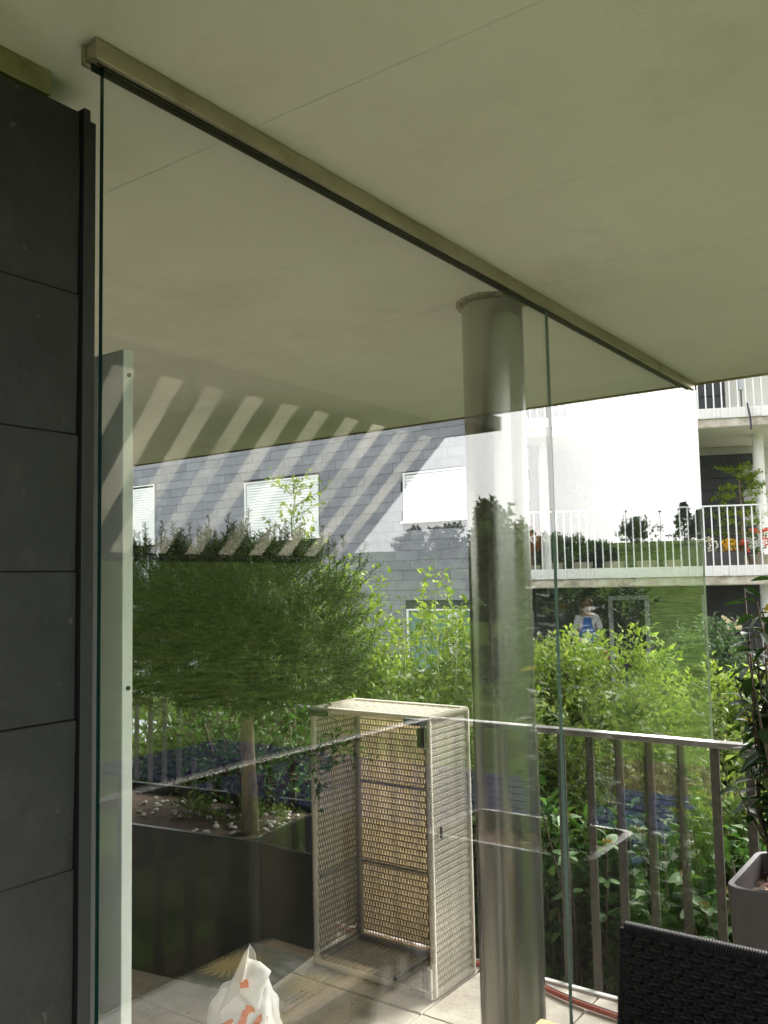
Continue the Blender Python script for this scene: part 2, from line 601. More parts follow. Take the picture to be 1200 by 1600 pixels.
def leaves_on(a, b, per, llen, lw, jit=.02, out=.9, fold=.25, droop=.15):
    n = len(a)
    t = np.tile(np.linspace(.12, 1.0, per), n)[:, None]
    A = np.repeat(a, per, axis=0)
    B = np.repeat(b, per, axis=0)
    base = A + (B-A)*t + rng.normal(size=(n*per, 3))*jit
    ax = unit(B-A)
    rnd = rng.normal(size=(n*per, 3))
    perp = unit(rnd - ax*np.sum(rnd*ax, axis=1, keepdims=True))
    d = perp*out + ax*.75
    ln = llen*rng.uniform(.65, 1.25, size=n*per)
    return leaf_arrays(base, d, ln, ln*lw, fold, droop)


def twig_mesh(a, b, r=.003):
    n = len(a)
    ax = unit(b-a)
    ref = unit(np.cross(ax, np.array([.3, .5, .8])))
    bi = np.cross(ax, ref)
    V = []
    for k in range(3):
        t = 2*math.pi*k/3
        off = (ref*math.cos(t) + bi*math.sin(t))*r
        V += [a+off, b+off*.5]
    V = np.stack(V, axis=1).reshape(-1, 3)
    o = (np.arange(n)*6)[:, None, None]
    F = (np.array([[0, 2, 3, 1], [2, 4, 5, 3], [4, 0, 1, 5]])[None] + o).reshape(-1, 4)
    return V, F


def ellipsoid(c, r, lumps=7, seed=0, shell=.55, zmin=None):
    """points in a lumpy ellipsoid, most of them near the outside"""
    rs = np.random.RandomState(seed)
    lc = unit(rs.normal(size=(lumps, 3)))*rs.uniform(.35, .75, size=(lumps, 1))
    lr = rs.uniform(.35, .62, size=lumps)
    c, r = np.array(c, dtype=float), np.array(r, dtype=float)

    def f(n):
        k = rng.randint(0, lumps, n)
        u = unit(rng.normal(size=(n, 3)))
        rad = (shell + (1-shell)*rng.uniform(size=(n, 1)))*lr[k][:, None]
        q = lc[k] + u*rad
        p = c + q*r
        if zmin is not None:
            p[:, 2] = np.maximum(p[:, 2], zmin + rng.uniform(0, .1, n))
        return p, unit(u + lc[k]*.6)
    return f


def shrub(name, label, cat, base, r, leaf, n, per, llen, lw, seed, h=None, mat='leaf_mid', group=None, upness=.5, tlen=.25, stems=5, lumps=9, shell=.5, twig='twig', cz=None, parent=None):
    """one bush: a few stems, twigs and a crown of leaves"""
    bx, by, bz = base
    c = (bx, by, cz if cz is not None else bz + r[2]*1.05)
    t = thing(name, label, cat, base, group)
    mb = MB()
    rs = random.Random(seed)
    for k in range(stems):
        a = rs.uniform(0, 6.28)
        e = Vector((c[0]+math.cos(a)*r[0]*.6, c[1]+math.sin(a)*r[1]*.6, c[2]+r[2]*rs.uniform(.1, .6)))
        s0 = Vector((bx+math.cos(a)*.06, by+math.sin(a)*.06, bz))
        m = s0.lerp(e, .5) + Vector((rs.uniform(-.1, .1), rs.uniform(-.1, .1), .05))
        mb.tube([s0, m, e], [.016, .011, .004], 5)
    obj('stem', mb, twig, t, smooth=True)
    sh = ellipsoid(c, r, lumps, seed, shell, bz)
    a, b = twigs_in(sh, n, upness, tlen)
    V, F = twig_mesh(a, b, .0025)
    tag(raw('twigs', V, F, twig, t), kind='stuff')
    V, F = leaves_on(a, b, per, llen, lw)
    tag(raw('foliage', V, F, mat, t), kind='stuff')
    return t


def tree(name, label, cat, base, h, crown_r, crown_z, mat, seed, n=300, per=12, llen=.2, lw=.5, group=None, conical=False, trunk_r=.12):
    t = thing(name, label, cat, base, group)
    bx, by, bz = base
    mb = MB().tube([(bx, by, bz-.3), (bx+.05, by, bz+h*.4), (bx, by+.04, bz+h*.9)], [trunk_r, trunk_r*.7, trunk_r*.2], 7)
    rs = random.Random(seed)
    for k in range(6):
        a = rs.uniform(0, 6.28)
        z = bz+h*rs.uniform(.3, .75)
        mb.tube([(bx, by, z), (bx+math.cos(a)*crown_r*.7, by+math.sin(a)*crown_r*.7, z+h*.12)], [trunk_r*.35, trunk_r*.1], 5)
    obj('trunk', mb, 'bark', t, smooth=True)
    if conical:
        z = rng.uniform(0, 1, n)**.8
        rad = (1-z)*crown_r*(.55+.45*rng.uniform(size=n))*(1+.25*np.sin(z*34+seed))
        a = rng.uniform(0, 6.283, n)
        p = np.stack([bx+rad*np.cos(a), by+rad*np.sin(a), bz+h*.12+z*h*.88], axis=1)
        out = np.stack([np.cos(a), np.sin(a), np.full(n, .1)], axis=1)
        d = unit(out+rng.normal(size=(n, 3))*.3)
        A, B = p-d*llen, p+d*llen
    else:
        sh = ellipsoid((bx, by, bz+crown_z), (crown_r, crown_r, h-crown_z), 12, seed, .5)
        A, B = twigs_in(sh, n, .4, llen*1.6)
    V, F = leaves_on(A, B, per, llen, lw, jit=llen*.15)
    tag(raw('crown', V, F, mat, t), kind='stuff')
    return t

# ================================================================== SETTING
def smooth01(x):
    x = np.clip(x, 0, 1)
    return x*x*(3-2*x)


def terrain_z(x, y):
    t = x*.56 + y*.83
    z = -1.0 + 7.2*smooth01((t-22)/110.0)
    z = z - 4*smooth01((t-140)/200.0)
    z = z + .5*np.sin(x*.035+1.0)*smooth01((t-30)/60) + .35*np.sin(y*.05+x*.02)*smooth01((t-30)/60)
    return z


gx = np.concatenate([np.linspace(-500, -60, 23), np.linspace(-50, 150, 81), np.linspace(160, 600, 23)])
gy = np.concatenate([np.linspace(-400, -40, 19), np.linspace(-30, 180, 85), np.linspace(190, 700, 23)])
GX, GY = np.meshgrid(gx, gy, indexing='ij')
GZ = terrain_z(GX, GY)
V = np.stack([GX, GY, GZ], axis=-1).reshape(-1, 3)
ni, nj = len(gx), len(gy)
ii, jj = np.meshgrid(np.arange(ni-1), np.arange(nj-1), indexing='ij')
q = (ii*nj+jj).ravel()
F = np.stack([q, q+nj, q+nj+1, q+1], axis=1)
tag(raw('ground', V, F, 'grass', smooth=True), kind='structure')
tag(obj('garden_bed', MB().box((-14, 3.6, -1.02), (3, 12.5, -.985)), 'garden_soil'), kind='structure')
tag(obj('path', MB().box((-22, 9.6, -1.0), (-7.2, 11.4, -.975)), 'paving_pale'), kind='structure')

# ---- our own building: ceiling panels, floor, wall behind, storey above
CE_END, CEIL = .20, 2.40
ceil = obj('ceiling', MB().box((-9, -1.6, 2.412), (CE_END, 3.585, 2.62)), 'ceiling_paint')
tag(ceil, kind='structure')
ys = [-1.6, -.55, 0.0, .52, 1.048, 1.574, 2.099, 2.62, 3.14, 3.59]
for i in range(len(ys)-1):
    w = ys[i+1]-ys[i]-.001
    me = boxmesh('ceiling_panel', 9+CE_END, w, .012, 'ceiling_paint', .0012)
    piece('ceiling_panel', me, ((-9+CE_END)/2, (ys[i]+ys[i+1])/2, CEIL+.006+(i % 3)*.0002), ceil)
tag(obj('drip_edge', MB().box((-9, 3.591, 2.393), (CE_END, 3.60, 2.62)), 'stain', ceil))
up_b = thing('upper_storey', 'pale upper storey of our own building above the balcony ceiling', 'building', (-4, 0, 2.62))
obj('wall', MB().box((-9, -6, 2.63), (CE_END-.02, 2.2, 6)), 'own_wall', up_b)
bw = obj('balcony_back_wall', MB().box((-9, -1.8, -1.0), (CE_END, -1.61, 2.41)), 'own_wall')
tag(bw, 'pale rendered facade wall behind the covered balcony', 'wall')
floor = obj('balcony_floor', MB().box((-9, -1.6, -.28), (.28, 3.345, -.042)), 'floor_bed')
tag(floor, kind='structure')
tm = [boxmesh('floor_tile', .494, .494, .04, 'tile_stone', .004, .0015, s) for s in range(4)]
k = 0
for i in range(-9, 1):
    for j in range(-1, 7):
        x, y = -.115+i*.5-.06, .10+j*.5
        if y > 3.2 or x > .1:
            continue
        k += 1
        piece('floor_tile', tm[(i*3+j*5) % 4], (x, y, -.021+rng.uniform(-.0015, .0015)), floor, (rng.uniform(-.003, .003), rng.uniform(-.003, .003), rng.uniform(-.004, .004)))
obj('floor_edge', MB().box((-9, 3.346, -.20), (.28, 3.372, .008)), 'edge_white', floor, bevel=.004)

# ---- slate return wall on the left, slab by slab
sw = thing('slate_wall', 'dark slate clad return wall at the left edge of the balcony', 'wall', (-1.3, .3, 0))
obj('wall_core', MB().box((-1.62, -1.6, 0), (-1.146, .785, 2.36)), 'slate_core', sw)
obj('mortar_strip', MB().box((-1.62, -1.6, 2.361), (-1.135, .74, 2.399)), 'stain', sw)
zj = [2.352, 2.28, 2.064, 1.849, 1.645, 1.43, 1.22, 1.005, .79, .58, .37, .16, 0.0]
for i in range(len(zj)-1):
    h = zj[i]-zj[i+1]
    yy, seg = .786, (.62 if i % 2 else .9)
    while yy > -1.5:
        L_ = min(seg, yy+1.6)
        me = boxmesh('slate_slab', .016, L_-.003, h-.0006, 'slate_dark', .0015, .0012, i*7+int(yy*10))
        o = piece('slate_slab', me, (-1.1345+(i % 2)*.0012, yy-L_/2, zj[i+1]+h/2), sw, (0, R(.55), 0))
        yy -= L_
        seg = .9
obj('end_profile', MB().box((-1.150, .789, 0), (-1.120, .800, 2.358)).box((-1.30, .801, 0), (-1.127, .815, 2.345)), 'dark_trim', sw)

# ---- column behind the glass
cb = thing('round_column', 'round grey column standing behind the glass partition', 'column', (-1.155, 2.146, 0))
obj('shaft', MB().lathe((-1.155, 2.146, 0), [(.0855, 0), (.0855, 2.385)], 40), 'column_paint', cb, smooth=True)
mbc = MB()
for k in range(44):
    a = 2*math.pi*k/44
    rr = .088+rng.uniform(0, .010)
    mbc.box((-1.155+rr*math.cos(a)-.007, 2.146+rr*math.sin(a)-.007, 2.389+rng.uniform(0, .008)), (-1.155+rr*math.cos(a)+.007, 2.146+rr*math.sin(a)+.007, 2.402))
obj('sealant_ring', mbc, 'stain', cb)

# ---- glass partition: ceiling channel and two panes
GX0, GX1 = -1.0305, -1.022
gr = thing('glass_channel', 'dull metal ceiling channel holding the top of the glass partition', 'channel', (-1.02, 2.1, 2.36))
obj('channel_body', MB().box((-1.046, .73, 2.369), (-1.036, 3.57, 2.3985))  .box((-1.0195, .73, 2.368), (-1.009, 3.57, 2.3985)).box((-1.0359, .732, 2.374), (-1.0201, 3.568, 2.398)), 'rail_alu', gr, bevel=.0015)
obj('gasket', MB().box((-1.0355, .74, 2.362), (-1.0345, 3.56, 2.376)).box((-1.0215, .74, 2.3665), (-1.0203, 3.56, 2.3735)), 'dark_trim', gr)
gp = thing('glass_partition', 'clear frameless glass partition of two tall panes across the balcony', 'partition', (-1.028, 2.1, 0))
for y0, y1, lab in ((.752, 2.2238, 'large clear glass pane beside the dark slate wall'), (2.2262, 3.63, 'clear glass pane at the outer end of the partition, beyond the column')):
    p = MB()
    p.add([(GX0, y0, .02), (GX1, y0, .02), (GX1, y1, .02), (GX0, y1, .02), (GX0, y0, 2.38), (GX1, y0, 2.38), (GX1, y1, 2.38), (GX0, y1, 2.38)],
          [(1, 2, 6, 5), (3, 0, 4, 7)], 0)
    p.add([(GX0, y0, .02), (GX1, y0, .02), (GX1, y1, .02), (GX0, y1, .02), (GX0, y0, 2.38), (GX1, y0, 2.38), (GX1, y1, 2.38), (GX0, y1, 2.38)],
          [(0, 1, 5, 4), (0, 3, 2, 1), (4, 5, 6, 7)], 1 if y0 < 1 else 2)
    p.add([(GX0, y1, .02), (GX1, y1, .02), (GX0, y1, 2.38), (GX1, y1, 2.38)], [(1, 0, 2, 3)], 2 if y1 < 3 else 3)
    o = obj('pane', p, ['glass', 'glass_edge', 'glass_seam', 'glass_end'], gp)
    tag(o, lab)

# ---- pale upright board behind the pane
ub = thing('upright_post', 'tall pale grey upright post behind the glass next to the slate wall', 'post', (-1.29, .96, 0))
obj('board', MB().box((-1.345, .955, 0), (-1.2385, .9765, 2.035)), 'post_paint', ub, bevel=.0015)
for z in (1.99, 1.45):
    obj('screw', MB().tube([(-1.2384, .966, z), (-1.2355, .966, z)], .004, 8), 'black_plastic', ub)

# ---- balcony railing along the edge and round the open end
def railing(name, label, a, b, n, skip=0):
    a, b = Vector(a), Vector(b)
    t = thing(name, label, 'railing', (a+b)/2, 'balcony railings')
    d = (b-a).normalized()
    s = d.cross(Vector((0, 0, 1)))
    fr = (a, d, s, Vector((0, 0, 1)))
    L_ = (b-a).length
    obj('top_rail', MB(fr).box((0, -.026, .985), (L_, .026, 1.008)), 'rail_top', t, bevel=.003)
    m = MB(fr).box((0, -.012, -.085), (L_, .012, -.05))
    obj('bottom_rail', m, 'steel', t, bevel=.002)
    me = MB((Vector((0, 0, 0)), d, s, Vector((0, 0, 1)))).box((-.016, -.005, -.55), (.016, .005, .50))
    bm = bpy.data.meshes.new('baluster')
    bm.from_pydata(me.v, [], me.f)
    bm.materials.append(MATS['steel'])
    for i in range(n):
        piece('baluster', bm, a + d*(.03+i*(L_-.06)/(n-1)) + Vector((0, 0, .484)), t)
    return t


railing('balcony_railing', 'grey metal balcony railing along the outer edge in front of the shrubs', (-5.04, 3.40, 0), (.18, 3.40, 0), 43)
railing('balcony_railing', 'grey metal railing closing the open end of our own balcony', (.155, -.55, 0), (.155, 3.36, 0), 32)

# ================================================================== OPPOSITE HOUSE with slate shingles
FY = 15.5
hs_ = thing('slate_house', 'grey slate shingled house across the garden with white roller blinds', 'house', (-18, FY+3, -1))
obj('wall', MB().box((-42, FY+.03, -1.2), (-7.6, FY+7, 8.2)), 'facade_core', hs_)
wins = [(-22.2, -18.75, 2.80, 4.40), (-15.38, -13.0, 2.72, 4.14), (-10.62, -8.2, 2.92, 3.96), (-10.60, -8.1, -.20, 1.05)]


def in_window(x0, x1, z0, z1):
    for a, b, c, d in wins:
        if x1 > a-.02 and x0 < b+.02 and z1 > c-.02 and z0 < d+.02:
            return True
    return False


CH = .212
cands = []
row = 0
z = -1.1
while z < 8.0:
    x = -41.5 + (row % 3)*.21
    rs = random.Random(row)
    while x < -7.7:
        L_ = .60
        x1 = min(x+L_, -7.62)
        segs = [(x, x1)]
        for a, b, c, d in wins:                         # cut the course at the window openings
            if z+CH > c-.01 and z < d+.01:
                new = []
                for s0, s1 in segs:
                    if s1 <= a-.03 or s0 >= b+.03:
                        new.append((s0, s1))
                    else:
                        if s0 < a-.06: new.append((s0, a-.03))
                        if s1 > b+.06: new.append((b+.03, s1))
                segs = new
        for s0, s1 in segs:
            if s1-s0 > .05:
                cands.append((s0, s1, z, row))
        x += L_
    row += 1
    z += CH
vis = [c for c in cands if -20.3 < c[0] < -8.9 and .3 < c[2] < 5.2]
vis.sort(key=lambda c: abs(c[0]+12)+abs(c[2]-3)*1.5)
near = set(vis[:300])
mcache = {}
rest = MB()
rest_m = [MB(), MB(), MB()]
for c in cands:
    s0, s1, z, row = c
    mi = int(rng.choice([0, 0, 1, 1, 2]))
    if c in near:
        key = (round(s1-s0, 3), mi)
        if key not in mcache:
            mcache[key] = boxmesh('slate_shingle', s1-s0-.006, .018, CH-.004, 'slate_grey_%d' % mi, .0025)
        piece('slate_shingle', mcache[key], ((s0+s1)/2, FY+.012+rng.uniform(-.002, .002), z+CH/2), hs_, (R(-1.2), 0, 0))
    else:
        b = rest_m[mi]
        b.add([(s0+.003, FY+.001, z+.004), (s1-.003, FY+.001, z+.004), (s1-.003, FY+.006, z+CH-.004), (s0+.003, FY+.006, z+CH-.004), (s0+.003, FY+.02, z+.004), (s1-.003, FY+.02, z+.004)],
              [(0, 1, 2, 3), (0, 4, 5, 1)])
for i, b in enumerate(rest_m):
    tag(obj('far_shingles', b, 'slate_grey_%d' % i, hs_), kind='stuff')
slat_cache = {}
for wi, (a, b, c, d) in enumerate(wins):
    fr = MB()
    t = .05
    fr.box((a, FY-.02, c), (a+t, FY+.03, d)).box((b-t, FY-.02, c), (b, FY+.03, d)).box((a+t, FY-.02, d-t*.7), (b-t, FY+.03, d))
    w_ = obj('window', fr, 'white_frame', hs_)
    obj('sill', MB().box((a-.06, FY-.06, c-.05), (b+.06, FY+.025, c-.002)), 'white_frame', w_)
    if wi < 3:
        me = MB()
        W = b-a-2*t-.01
        me.add([(-W/2, -.012, -.028), (W/2, -.012, -.028), (W/2, .008, .030), (-W/2, .008, .030), (-W/2, .004, -.036), (W/2, .004, -.036)], [(0, 1, 2, 3), (4, 5, 1, 0)])
        m = bpy.data.meshes.new('blind_slat')
        m.from_pydata(me.v, [], me.f)
        m.materials.append(MATS['blind_slat'])
        z = c+.04
        while z < d-.06:
            piece('blind_slat', m, ((a+b)/2, FY+.012, z), w_)
            z += .066
    else:
        obj('mullion', MB().box(((a+b)/2-.22, FY-.012, c), ((a+b)/2+.02, FY+.03, d-t*.7)), 'white_frame', w_)
        cu = MB()
        n = 60
        for k in range(n):
            x0 = a+t+(b-a-2*t)*k/n
            x1 = a+t+(b-a-2*t)*(k+1)/n
            y0, y1 = FY+.016+.009*math.sin(k*1.1), FY+.016+.009*math.sin((k+1)*1.1)
            cu.add([(x0, y0, c), (x1, y1, c), (x1, y1, d), (x0, y0, d)], [(0, 1, 2, 3)])
        obj('curtain', cu, 'curtain', w_, smooth=True)

# ================================================================== WING with balconies
WP0 = Vector((-4.51, 15.921, 0))
WU, WN = Vector((.913, .407, 0)).normalized(), Vector((.407, -.913, 0)).normalized()
WF = (WP0, WU, WN, Vector((0, 0, 1)))


def wp(u, v, z):
    return WP0 + WU*u + WN*v + Vector((0, 0, z))


WROT = math.atan2(WU.y, WU.x)
wing = thing('balcony_wing', 'white apartment wing with two stacked railed balconies opposite', 'building', wp(0, -4, -1))
U0, U1 = -3.25, 3.4
for z0 in (1.465, 4.275, 7.06):
    sl_ = obj('balcony_slab', MB(WF).box((U0, -2.6, z0), (U1, -.035, z0+.15)), 'concrete_edge', wing, bevel=.006)
    obj('fascia', MB(WF).box((U0, -.034, z0+.15), (U1, .0, z0+.335)), 'white_paint', sl_, bevel=.004)
    obj('soffit', MB(WF).box((U0, -2.6, z0-.012), (U1, -.06, z0-.001)), 'wing_soffit', sl_)
    obj('deck', MB(WF).box((U0, -2.6, z0+.151), (U1, -.036, z0+.17)), 'wing_soffit', sl_)
obj('back_wall', MB(WF).box((U0, -2.9, -1.2), (U1, -2.61, 9)), 'wing_wall', wing)
obj('side_wall', MB(WF).box((U0-.3, -2.9, -1.2), (U0-.003, -.3, 9)), 'wing_wall', wing)
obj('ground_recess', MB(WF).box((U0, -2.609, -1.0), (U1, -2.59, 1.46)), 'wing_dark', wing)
# dark block walls on the first and second floor, block by block
bm_ = boxmesh('wall_block', .594, .05, .238, 'wing_block', .004)
for (za, zb, ua, ub_) in ((1.66, 4.24, -2.4, 1.2),):
    zz, row = za, 0
    while zz+.2 < zb:
        u = ua-(row % 2)*.3
        while u < ub_-.05:
            piece('wall_block', bm_, wp(u+.3, -2.45, zz+.12), wing, (0, 0, WROT))
            u += .6
        zz += .243
        row += 1
obj('shutter_panel', MB(WF).box((-.4, -1.2, 4.62), (.72, -1.16, 6.2)).box((-.4, -1.159, 5.06), (.72, -1.13, 5.10)), 'panel_black', wing)
obj('shutter_panel', MB(WF).box((-3.2, -1.2, 4.62), (-2.3, -1.16, 6.2)), 'panel_black', wing)
for u, z0, z1 in ((1.24, 1.63, 4.262), (1.24, -1, 1.45), (-2.75, 1.63, 4.262)):
    obj('column', MB(WF).lathe((u, -1.1, 0), [(.10, z0), (.10, z1)], 20), 'white_paint', wing, smooth=True)
for u in (-1.55, -.82, .3, -2.6):
    obj('door_frame', MB(WF).box((u, -2.58, -.95), (u+.09, -2.5, 1.25)), 'paving_pale', wing)
obj('door_frame', MB(WF).box((-1.46, -2.58, 1.16), (-.82, -2.5, 1.25)), 'paving_pale', wing)
obj('terrace', MB(WF).box((U0, -2.58, -1.1), (U1, .6, -.55)), 'paving_pale', wing)
bmesh_ = MB().box((-.011, -.007, -.62), (.011, .007, .60))
bal = bpy.data.meshes.new('baluster')
bal.from_pydata(bmesh_.v, [], bmesh_.f)
bal.materials.append(MATS['white_frame'])
for fl, z0 in (('first', 1.465), ('second', 4.275)):
    rl = thing('wing_railing', 'slim white bar railing of the wing balcony with flower boxes' if fl == 'first' else 'white bar railing of the upper wing balcony below our ceiling edge', 'railing', wp(0, .02, z0), 'railings of the opposite wing')
    obj('top_rail', MB(WF).box((U0, .012, z0+1.375), (U1, .052, z0+1.40)), 'white_frame', rl, bevel=.003)
    u = U0+.05
    k = 0
    while u < U1:
        piece('baluster', bal, wp(u, .030, z0+.775), rl, (0, 0, WROT))
        if k % 5 == 1:
            pl = MB(WF).box((u+.02, .004, z0+.165), (u+.115, .012, z0+.305))
            for du in (.035, .10):
                for dz in (.19, .28):
                    pl.box((u+du-.004, .012, z0+dz-.004), (u+du+.004, .018, z0+dz+.004), 1)
            obj('fixing_plate', pl, ['white_paint', 'black_plastic'], rl)
        u += .135
        k += 1
dp = thing('folded_parasol', 'grey folded parasol pole beside the upper wing balcony railing', 'parasol', wp(.86, -.4, 4.45))
obj('pole', MB(WF).tube([(.86, -.4, 4.45), (.86, -.4, 5.9)], .016, 8), 'steel', dp)
obj('canopy', MB(WF).lathe((.86, -.4, 0), [(.03, 4.98), (.055, 5.0), (.05, 5.2), (.045, 5.5), (.02, 5.8)], 10), 'paving_pale', dp)
obj('cord', MB(WF).tube([(.87, .06, 4.66), (.90, .075, 4.4), (.91, .07, 4.18)], .018, 6), 'hose_dark', dp)

# ================================================================== VEGETATION in the garden
shrub('spirea_shrub', 'bright yellow green feathery shrub right behind the column edge', 'shrub', (-3.25, 7.3, -1), (1.04, 0.88, 0.99), 0, 1531, 18, 0.076, .36, 11, mat='leaf_bright', group='bright garden shrubs', upness=1.3, tlen=.32)
shrub('spirea_shrub', 'bright yellow green feathery shrub in the middle of the outer glass pane', 'shrub', (-2.45, 6.4, -1), (0.94, 0.88, 0.92), 0, 1531, 18, 0.071, .36, 12, mat='leaf_bright', group='bright garden shrubs', upness=1.3, tlen=.30)
shrub('spirea_shrub', 'bright yellow green feathery shrub seen through the free edge of the glass', 'shrub', (-1.72, 6.5, -1), (0.88, 0.88, 0.93), 0, 1531, 18, 0.071, .36, 13, mat='leaf_bright', group='bright garden shrubs', upness=1.3, tlen=.30)
shrub('spirea_shrub', 'low yellow green shrub behind the plant in the right planter', 'shrub', (-1.05, 5.7, -1), (0.83, 0.77, 0.80), 0, 1185, 16, 0.071, .36, 14, mat='leaf_bright', group='bright garden shrubs', upness=1.0, tlen=.28)
shrub('garden_shrub', 'mid green small leaved shrub behind the railing left of the bars', 'shrub', (-2.15, 5.0, -1), (0.83, 0.66, 0.98), 0, 1531, 16, 0.056, .5, 15, mat='leaf_mid', group='small leaved garden shrubs', upness=.7, tlen=.24)
shrub('garden_shrub', 'mid green small leaved shrub behind the middle railing bars', 'shrub', (-1.38, 4.9, -1), (0.77, 0.66, 0.93), 0, 1531, 16, 0.056, .5, 16, mat='leaf_mid', group='small leaved garden shrubs', upness=.7, tlen=.24)
shrub('garden_shrub', 'dense green shrub growing directly behind the wicker box', 'shrub', (-2.95, 4.6, -1), (0.77, 0.61, 1.12), 0, 1729, 14, 0.059, .55, 17, mat='leaf_mid', group='shrubs behind the wicker box', upness=.7, tlen=.24)
shrub('garden_shrub', 'taller loose green shrub below the curtained window', 'shrub', (-3.55, 5.2, -1), (0.88, 0.77, 1.22), 0, 1729, 14, 0.061, .5, 18, mat='leaf_bright', group='shrubs behind the wicker box', upness=.8, tlen=.26)
shrub('garden_shrub', 'green shrub with pale shoots hanging beside the yew crown', 'shrub', (-4.15, 4.7, -1), (0.77, 0.66, 1.30), 0, 1383, 14, 0.056, .5, 19, mat='leaf_bright', group='shrubs behind the wicker box', upness=.5, tlen=.30)
shrub('garden_shrub', 'dark leafy shrub under the yew crown behind the planter', 'shrub', (-4.3, 4.15, -1), (1.04, 0.44, 1.02), 0, 1170, 10, 0.067, .5, 20, mat='leaf_mid', group='shrubs behind the wicker box', upness=.3, tlen=.26, stems=12)
shrub('blue_shrub', 'grey green small shrub below the wing balcony, left of the glossy plant', 'shrub', (-2.75, 10.0, -1), (0.83, 0.66, 0.95), 0, 798, 14, 0.067, .45, 21, mat='leaf_blue', upness=1.0, tlen=.3)
for k, (x, y, r_) in enumerate(((-5.2, 9.8, 1.0), (-4.1, 10.4, .95), (-6.6, 9.0, 1.05), (-5.8, 6.6, 1.0))):
    lab = ['green hedge shrub in front of the wing terrace door', 'green hedge shrub left of the butterfly ornament', 'green hedge shrub below the slate wall window', 'green shrub far behind the yew planter'][k]
    shrub('hedge_shrub', lab, 'shrub', (x, y, -1), (r_, .7, .72), 0, 800, 14, .075, .4, 30+k, mat='leaf_bright' if k < 2 else 'leaf_mid', group='background hedge shrubs', upness=1.1, tlen=.32)


def sprout_plant(name, label, base, stems, llen, mat, group=None, seed=0, lw=.45, pairs=7, cat='plant', top_r=.1, stemmat='green_stem'):
    """tall single shoots with opposite leaves"""
    t = thing(name, label, cat, base, group)
    rs = random.Random(seed)
    mb = MB()
    Bs, Ds, Ls = [], [], []
    for (dx, dy, h) in stems:
        p0 = Vector(base) + Vector((dx*.5, dy*.5, 0))
        p1 = Vector(base) + Vector((dx, dy, h))
        mid = p0.lerp(p1, .55) + Vector((rs.uniform(-.05, .05), rs.uniform(-.05, .05), 0))
        mb.tube([p0, mid, p1], [.008, .005, .002], 5)
        for k in range(pairs):
            t_ = .45 + .55*k/(pairs-1)
            q = (mid.lerp(p1, (t_-.55)/.45) if t_ > .55 else p0.lerp(mid, t_/.55))
            a = k*1.57 + rs.uniform(-.3, .3)
            for s in (0, math.pi):
                Bs.append(q)
                Ds.append((math.cos(a+s), math.sin(a+s), rs.uniform(.1, .7)))
                Ls.append(llen*rs.uniform(.7, 1.1)*(1 - .45*max(0, t_-.7)/.3))
    obj('stem', mb, stemmat, t, smooth=True)
    V, F = leaf_arrays(np.array([tuple(b) for b in Bs]), np.array(Ds), np.array(Ls), np.array(Ls)*lw, .18, .25)
    tag(raw('foliage', V, F, mat, t), kind='stuff')
    return t


sprout_plant('tall_sprouts', 'tall green shoots with paired leaves in front of the curtained window', (-2.85, 4.55, -.9), [(-.30, 0, 2.42), (-.18, .05, 2.34), (-.05, 0, 2.45), (.08, .05, 2.36), (.20, 0, 2.28)], .085, 'leaf_mid', seed=3, pairs=9)
# loose sapling in front of the middle roller blind
t = thing('sapling', 'light green sapling reaching up in front of the middle roller blind', 'tree', (-3.85, 4.3, -1))
sap = [(-3.85, 4.3, -1), (-3.86, 4.3, .6), (-3.83, 4.32, 1.5), (-3.86, 4.32, 2.05), (-3.80, 4.33, 2.30)]
mb = MB().tube(sap, [.02, .015, .009, .005, .002], 6)
A, B = [], []
rs = random.Random(5)
for k in range(46):
    z = rs.uniform(1.35, 2.25)
    a = rs.uniform(0, 6.28)
    ln = rs.uniform(.12, .30)*(1.25-.5*(z-1.35)/.9)
    p = Vector((-3.84, 4.32, z))
    e = p + Vector((math.cos(a)*ln, math.sin(a)*ln, ln*.5))
    mb.tube([p, e], [.003, .001], 4)
    A.append(tuple(p.lerp(e, .3)))
    B.append(tuple(e))
for k in range(26):                                   # arching sprays to the right
    a = rs.uniform(-.5, .5)
    p = Vector((-3.6, 4.25, rs.uniform(1.15, 1.75)))
    e = p + Vector((math.cos(a)*rs.uniform(.15, .42), math.sin(a)*.2, rs.uniform(-.02, .16)))
    mb.tube([p, e], [.003, .001], 4)
    A.append(tuple(p)); B.append(tuple(e))
obj('stem', mb, 'green_stem', t, smooth=True)
V, F = leaves_on(np.array(A), np.array(B), 9, .045, .48, jit=.012)
tag(raw('foliage', V, F, 'leaf_bright', t), kind='stuff')

shrub('garden_shrub', 'dark green shrub behind the planter, left of the yew trunk', 'shrub', (-5.3, 4.5, -1), (0.94, 0.61, 1.02), 0, 1170, 11, 0.067, .5, 23, mat='leaf_mid', group='shrubs behind the wicker box', upness=.4, tlen=.26, stems=10)
shrub('garden_shrub', 'light green shrub with arching shoots between yew crown and curtained window', 'shrub', (-3.72, 4.45, -1), (.58, .42, 1.35), 0, 1150, 13, .052, .5, 24, mat='leaf_bright', group='shrubs behind the wicker box', upness=.3, tlen=.34)
